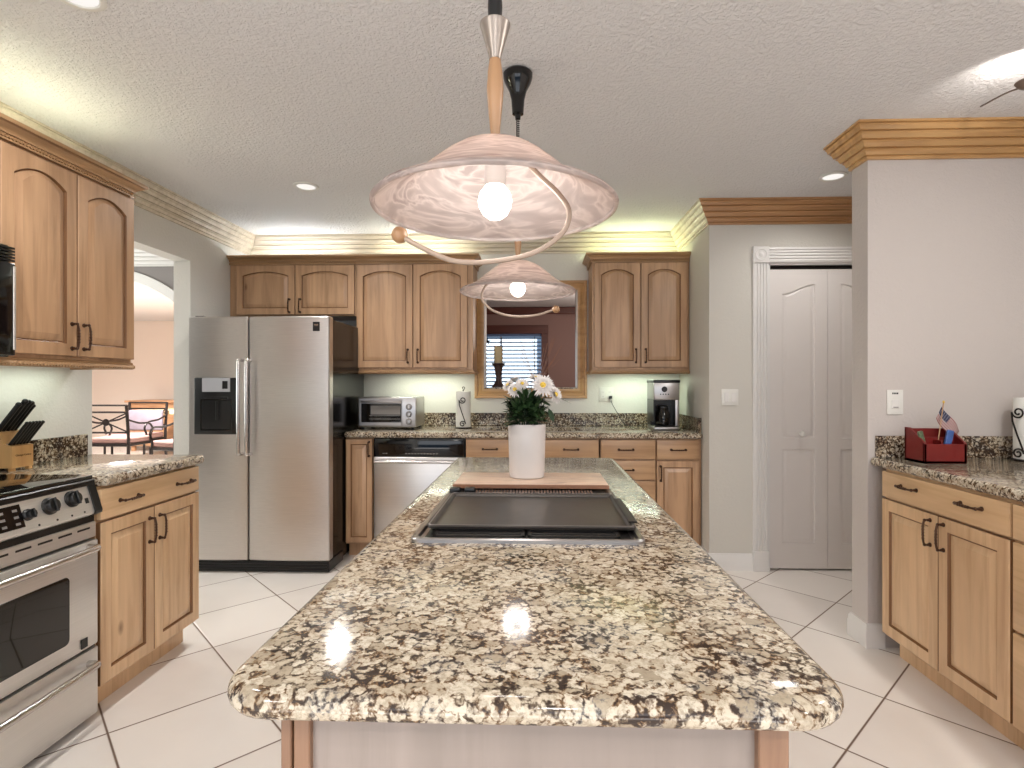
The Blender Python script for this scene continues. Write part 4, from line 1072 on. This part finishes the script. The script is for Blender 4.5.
# ------------------------------------------------------------------ room beyond the pass-through
LY = 9.0
WXa, WXb, WZa, WZb = -1.25, .08, .95, 2.06
mb = MB(); mb.box(-3.0, WXa, LY, LY+.12, 0, CEIL); mb.box(WXb, 2.6, LY, LY+.12, 0, CEIL); mb.box(WXa, WXb, LY, LY+.12, WZb, CEIL); mb.box(WXa, WXb, LY, LY+.12, 0, WZa)
struct(mb.build('wall_far', 'mauve_wall', smooth=False))
wallbox('wall_far_left', -3.05, -2.95, BW+.12, LY, 0, CEIL, 'mauve_wall'); wallbox('wall_far_right', 2.5, 2.6, BW+.12, LY+.12, 0, CEIL, 'mauve_wall')
MB_ = MB().box(-2.95, 2.5, LY-.035, LY, 2.37, 2.485, .01); struct(MB_.build('trim_11', 'redwood'))
t = struct(bpy.data.objects.new('window_1', None)); sc.collection.objects.link(t); t.location = (0, LY, 0)
mb = MB(); c_ = .10
mb.box(WXa-c_, WXb+c_, -.025, 0, WZb, WZb+.135, .004); mb.box(WXb-.01, WXb+c_, -.025, 0, WZa-.1, WZb, .004); mb.box(WXa-c_, WXa+.01, -.025, 0, WZa-.1, WZb, .004); mb.box(WXa-c_, WXb+c_, -.05, 0, WZa-.12, WZa, .004)
mb.build('window_frame', 'redwood', t)
MB().box(WXa, WXb, .09, .095, WZa, WZb).build('pane', 'glass', t)
mb = MB(); mb.box(-.60, -.57, .085, .10, WZa, WZb); mb.build('mullion', 'white_trim', t)
t = thing('window_blind', 'open horizontal slat blind on the bright window beyond the pass-through', 'blind', (0, LY+.04, 0))
MB().box(WXa+.01, WXb-.01, -.02, .02, WZb-.045, WZb-.005, .003).build('headrail', 'blind', t)
mb = MB()
for k in range(16):
    z = WZb-.08-k*.064; ca, sa = math.cos(.25)*.026, math.sin(.25)*.026
    mb.loops([[(x, -ca, z-sa), (x, ca, z+sa), (x, ca, z+sa+.015), (x, -ca, z-sa+.015)] for x in (WXa+.015, WXb-.015)], True, True, True)
mb.build('blind_slats', 'blind', t)
mb = MB(); mb.tube([(-.04, -.03, WZb-.05), (-.04, -.03, 1.25)], .006, 6); mb.build('wand', 'black', t)
t = thing('hanging_ornament', 'small dark star ornament hanging against the blind', 'ornament', (-.80, LY-.05, 1.93))
mb = MB()
for k in range(5):
    a = 2*PI*k/5+.3; p = Vector((math.cos(a), 0, math.sin(a))); q = Vector((-math.sin(a), 0, math.cos(a)))
    mb.loops([[tuple(q*.018+Vector((0, y, 0))), tuple(p*.075+Vector((0, y, 0))), tuple(-q*.018+Vector((0, y, 0))), tuple(-p*.01+Vector((0, y, 0)))] for y in (-.004, .004)], True, True, True)
mb.build('star', 'iron', t); MB().tube([(0, 0, 0), (0, 0, .22)], .0015, 5).build('string', 'iron', t)
t = thing('dried_grass', 'thin dried grass stalks in a dark vase beside the far window', 'plant', (.02, 7.6, 0))
MB().lathe([(.06, 0), (.09, .1), (.10, .3), (.05, .75), (.04, .95), (.05, 1.0)], 20).build('floor_vase', 'candlewood', t)
mb = MB(); rr_ = random.Random(5)
for i in range(14):
    a = rr_.uniform(-1, 1); mb.tube([(0, 0, .95), (.06*a, .02, 1.3), (.30*a+.05, .03, 1.55+.35*rr_.random())], .003, 5, 5)
mb.build('stalks', 'board_edge', t)['kind'] = 'stuff'
# garden beyond the window
for i, (x, y, z, r) in enumerate(((-2.6, 13, .8, .85), (-.5, 14.0, .7, .8), (1.6, 13.2, .8, .85))):
    mb = MB(); bmesh.ops.create_icosphere(mb.bm, subdivisions=4, radius=r); rg = random.Random(i)
    for v in mb.bm.verts: v.co *= 1+.18*math.sin(v.co.x*9+i)*math.cos(v.co.z*11)+rg.uniform(-.06, .06)
    o = mb.build('garden_shrub', 'shrub', loc=(x, y, z)); tag(o, 'green garden shrub seen through the blind of the far window', 'shrub', 'garden shrubs outside the far window')
lamp('living_light', 'POINT', (.9, 7.2, 2.0), 45, (1, .85, .75), size=.15)
lamp('living_daylight', 'AREA', (-.6, LY+.35, 1.5), 12, (.75, .88, 1), (-PI/2, 0, 0), 1.2, 1.0)

# ------------------------------------------------------------------ dining room beyond the doorway on the left
AY, AX, AA, AZ, AH = 5.0, -4.1, 1.1, 1.39, .87
def zarch(x): return AZ+AH*math.sqrt(max(0, 1-((x-AX)/AA)**2))
mb = MB(); n = 40; xs = [AX-AA+2*AA*k/n for k in range(n+1)]
for y0, y1 in ((AY, AY+.18),):
    rows = []
    for x in xs: z = zarch(x); rows.append([(x, y0, z), (x, y0, CEIL), (x, y1, CEIL), (x, y1, z)])
    mb.loops(rows, True)
mb.box(-9, AX-AA, AY, AY+.18, 0, CEIL); mb.box(AX+AA, WX-.12, AY, AY+.18, 0, CEIL); mb.box(WX-.14, WX-.001, BW, AY, 0, CEIL)
struct(mb.build('wall_dining_arch', 'mauve_grey', smooth=False))
mb = MB(); rows = []
P = [(AX-AA, 0)] + [(x, zarch(x)) for x in xs] + [(AX+AA, 0)]
for i, (x, z) in enumerate(P):
    a = P[max(i-1, 0)]; b = P[min(i+1, len(P)-1)]; d = Vector((b[0]-a[0], b[1]-a[1])).normalized(); nn = Vector((-d.y, d.x))
    rows.append([(x, AY-.018, z), (x+nn.x*.085, AY-.018, z+nn.y*.085), (x+nn.x*.085, AY, z+nn.y*.085), (x, AY, z)])
mb.loops(rows, True, True, True); struct(mb.build('trim_12', 'white_trim'))
struct(MB().sweep([(-9, AY), (WX-.12, AY)], CROWN, z=CEIL).build('trim_13', 'white_trim'))
wallbox('wall_dining_back', -10, -3.05, 10.8, 10.9, 0, CEIL, 'peach'); wallbox('wall_dining_right', -3.15, -3.05, AY+.18, 10.8, 0, CEIL, 'peach')
wallbox('wall_dining_front', -10, WX-.12, -3.0, -2.9, 0, CEIL, 'peach')
wallbox('wall_dining_left', -10, -9.9, -3, 10.8, 0, CEIL, 'peach')
lamp('dining_light', 'SPOT', (-5.6, 7.4, 2.40), 1900, (1, .96, .92), size=.15, spot=math.radians(165), blend=1.0)
lamp('hall_fill', 'AREA', (-5.2, 3.25, 1.6), 75, (.94, 1, .97), (0, -PI/2, 0), 1.8, 1.6)  # fill added in the hall to brighten the wall sides facing left
lamp('hall_light', 'SPOT', (-3.6, 3.3, 2.45), 30, (1, .95, .9), size=.1, spot=math.radians(165), blend=1.0)
t = thing('dining_table', 'light wood dining table on scrolled iron legs in the far dining room', 'table', (-5.10, 9.06, 0), 0)
M['table_top'] = wood('table_top', 'd6b590', 'c09a72', 'x', knots=False)
MB().box(-1.45, 1.3, -.45, .6, .765, .825, .01, 2).build('table_top', 'table_top', t)
for sx in (-.55, .75):
    mb = MB(); mb.tube([(sx-.25, 0, 0), (sx-.1, 0, .35), (sx-.18, 0, .60), (sx-.05, 0, .71)], .022, 8, 6); mb.tube([(sx+.25, 0, 0), (sx+.1, 0, .35), (sx+.18, 0, .60), (sx+.05, 0, .71)], .022, 8, 6)
    mb.tube([(a+sx, 0, c) for a, b, c in scroll(.13, .52, .09, 1.4, 0)], .014, 6); mb.tube([(a+sx, 0, c) for a, b, c in scroll(-.13, .52, .09, 1.4, PI, 1)], .014, 6)
    mb.build('leg', 'iron', t)
t = thing('sideboard', 'long wooden sideboard against the peach dining room wall', 'sideboard', (-7.6, 10.20, 0), 0)
MB().box(0, 3.0, -.2, .45, .90, .94, .005).build('top', 'side_wood', t)
MB().box(.04, 2.96, -.15, .42, .1, .90).build('body', 'side_wood', t)
for x in (.12, 1.08, 2.04): MB().box(x, x+.86, -.165, -.15, .18, .86, .006).build('door', 'side_wood', t)
for x in (.08, 2.86):
    for y in (-.12, .36): MB().box(x, x+.06, y, y+.05, 0, .1).build('leg', 'side_wood', t)
def iron_chair(label, loc, rz, upholstered=False):
    t = thing('dining_chair', label, 'chair', loc, rz); w = .30
    for sx in (-1, 1):
        MB().tube([(sx*w, .24, 0), (sx*w, .24, .42)], .016, 8).build('leg', 'iron', t)
        MB().tube([(sx*w, -.26, 0), (sx*w, -.23, .45), (sx*w, -.27, .96)], .020, 8, 4).build('back_post', 'iron', t)
        MB().tube([(sx*w, -.25, .76), (sx*w*1.03, -.05, .70), (sx*w*1.03, .16, .68), (sx*w*1.02, .24, .60), (sx*w*1.02, .20, .50), (sx*w, .22, .42)], .014, 8, 5).build('arm', 'iron', t)
    mb = MB()
    for z in (.955, .86, .58): mb.tube([(-w, -.262, z), (w, -.262, z)], .013, 8)
    mb.tube([(-w, -.26, .85), (w, -.25, .59)], .010, 8); mb.tube([(w, -.26, .85), (-w, -.25, .59)], .010, 8)
    mb.lathe([(.001, -.014), (.045, -.010), (.05, 0), (.045, .010), (.001, .014)], 14, (0, -.255, .72), axis='y')
    mb.build('backrest', 'iron', t)
    MB().box(-w, w, -.24, .25, .385, .42, .004).build('seat_frame', 'iron', t)
    MB().box(-w+.01, w-.01, -.22, .27, .42, .50, .025, 3).build('seat_cushion', 'cushion', t)
    if upholstered: MB().box(-w+.03, w-.03, -.245, -.19, .52, .84, .02, 3).build('back_cushion', 'cushion_grey', t)
    return t
iron_chair('wrought iron dining chair with crossed back, seen from behind at the table', (-5.93, 7.72, 0), 0)
iron_chair('wrought iron dining chair with curved arm turned sideways at the table', (-4.75, 7.35, 0), 1.2)
iron_chair('iron dining chair with grey back cushion, standing beyond the crossed back chair', (-6.12, 8.30, 0), PI, True)

# ------------------------------------------------------------------ pantry folding door
t = struct(bpy.data.objects.new('door_1', None)); sc.collection.objects.link(t); t.location = (DX0, KY+.045, 0)
LW = (DX1-DX0-.02)/2
def leaf(x0, x1, mirror):
    """one bifold leaf: two raised panels, upper one with a swooping top"""
    mb = MB(); z0, z1, zm = .012, DZ-.035, .855
    def section(za, zb, rise, rail_lo, rail_hi, shape):
        st = .083
        op = panel_loop(x0+st, x1-st, za+rail_lo, zb-rail_hi-rise, rise, 0, -.034, shape)
        L = [outer_loop(x0, x1, za, zb, op, -.034), op]
        for d, dy in ((.003, .006), (.010, .008), (.014, .008), (.030, .001), (.031, .001)): L.append(panel_loop(x0+st, x1-st, za+rail_lo, zb-rail_hi-rise, rise, d, -.034+dy, shape))
        mb.loops(L, True, False, True)
    section(z0, zm, 0, .170, .035, 'arch'); section(zm, z1, .065, .038, .100, 'rise_l' if not mirror else 'rise_r')
    mb.loops([[(x0, y, z0), (x1, y, z0), (x1, y, z1), (x0, y, z1)] for y in (-.034, 0)], True, False, True)
    return mb.build('door_leaf', 'white_door', t, angle=25)
l1 = leaf(.010, .010+LW-.002, False); l2 = leaf(.010+LW+.001, .010+2*LW, True)
MB().lathe([(.010, 0), (.009, .010), (.008, .018), (.016, .024), (.019, .032), (.015, .040), (.0005, .043)], 24, (.215, -.034, .925), axis='y').build('knob', 'white_plastic', l1)
struct(MB().box(DX0+.008, DX1-.008, KY+.02, KY+.045, DZ-.028, DZ-.008).build('trim_14', 'iron'))

# ------------------------------------------------------------------ halogen uplight fixture near the right ceiling
t = thing('ceiling_uplight', 'small dark uplight on a thin rod throwing a bright patch onto the ceiling', 'ceiling light', (1.84, 2.16, CEIL))
M['dull_metal'] = plain('dull_metal', '6f6055', .4, .3, .05)
MB().tube([(0, 0, -.105), (.04, .14, -.06), (.12, .37, -.001)], .0035, 8, 6).build('rod', 'dull_metal', t)
mb = MB(); mb.lathe([(.012, -.026), (.026, -.016), (.036, .0), (.034, .004)], 24, cap1=False)
mb.xf(Matrix.Translation((0, 0, -.09))).build('lamp_head', 'dull_metal', t)
l = lamp('uplight_beam', 'SPOT', (0, 0, -.083), 2.6, (1, .93, .86), (0, 0, 0), .008, spot=math.radians(140), blend=.25, parent=t)
l.rotation_euler = Vector((.02, .06, .14)).to_track_quat('-Z', 'Y').to_euler()
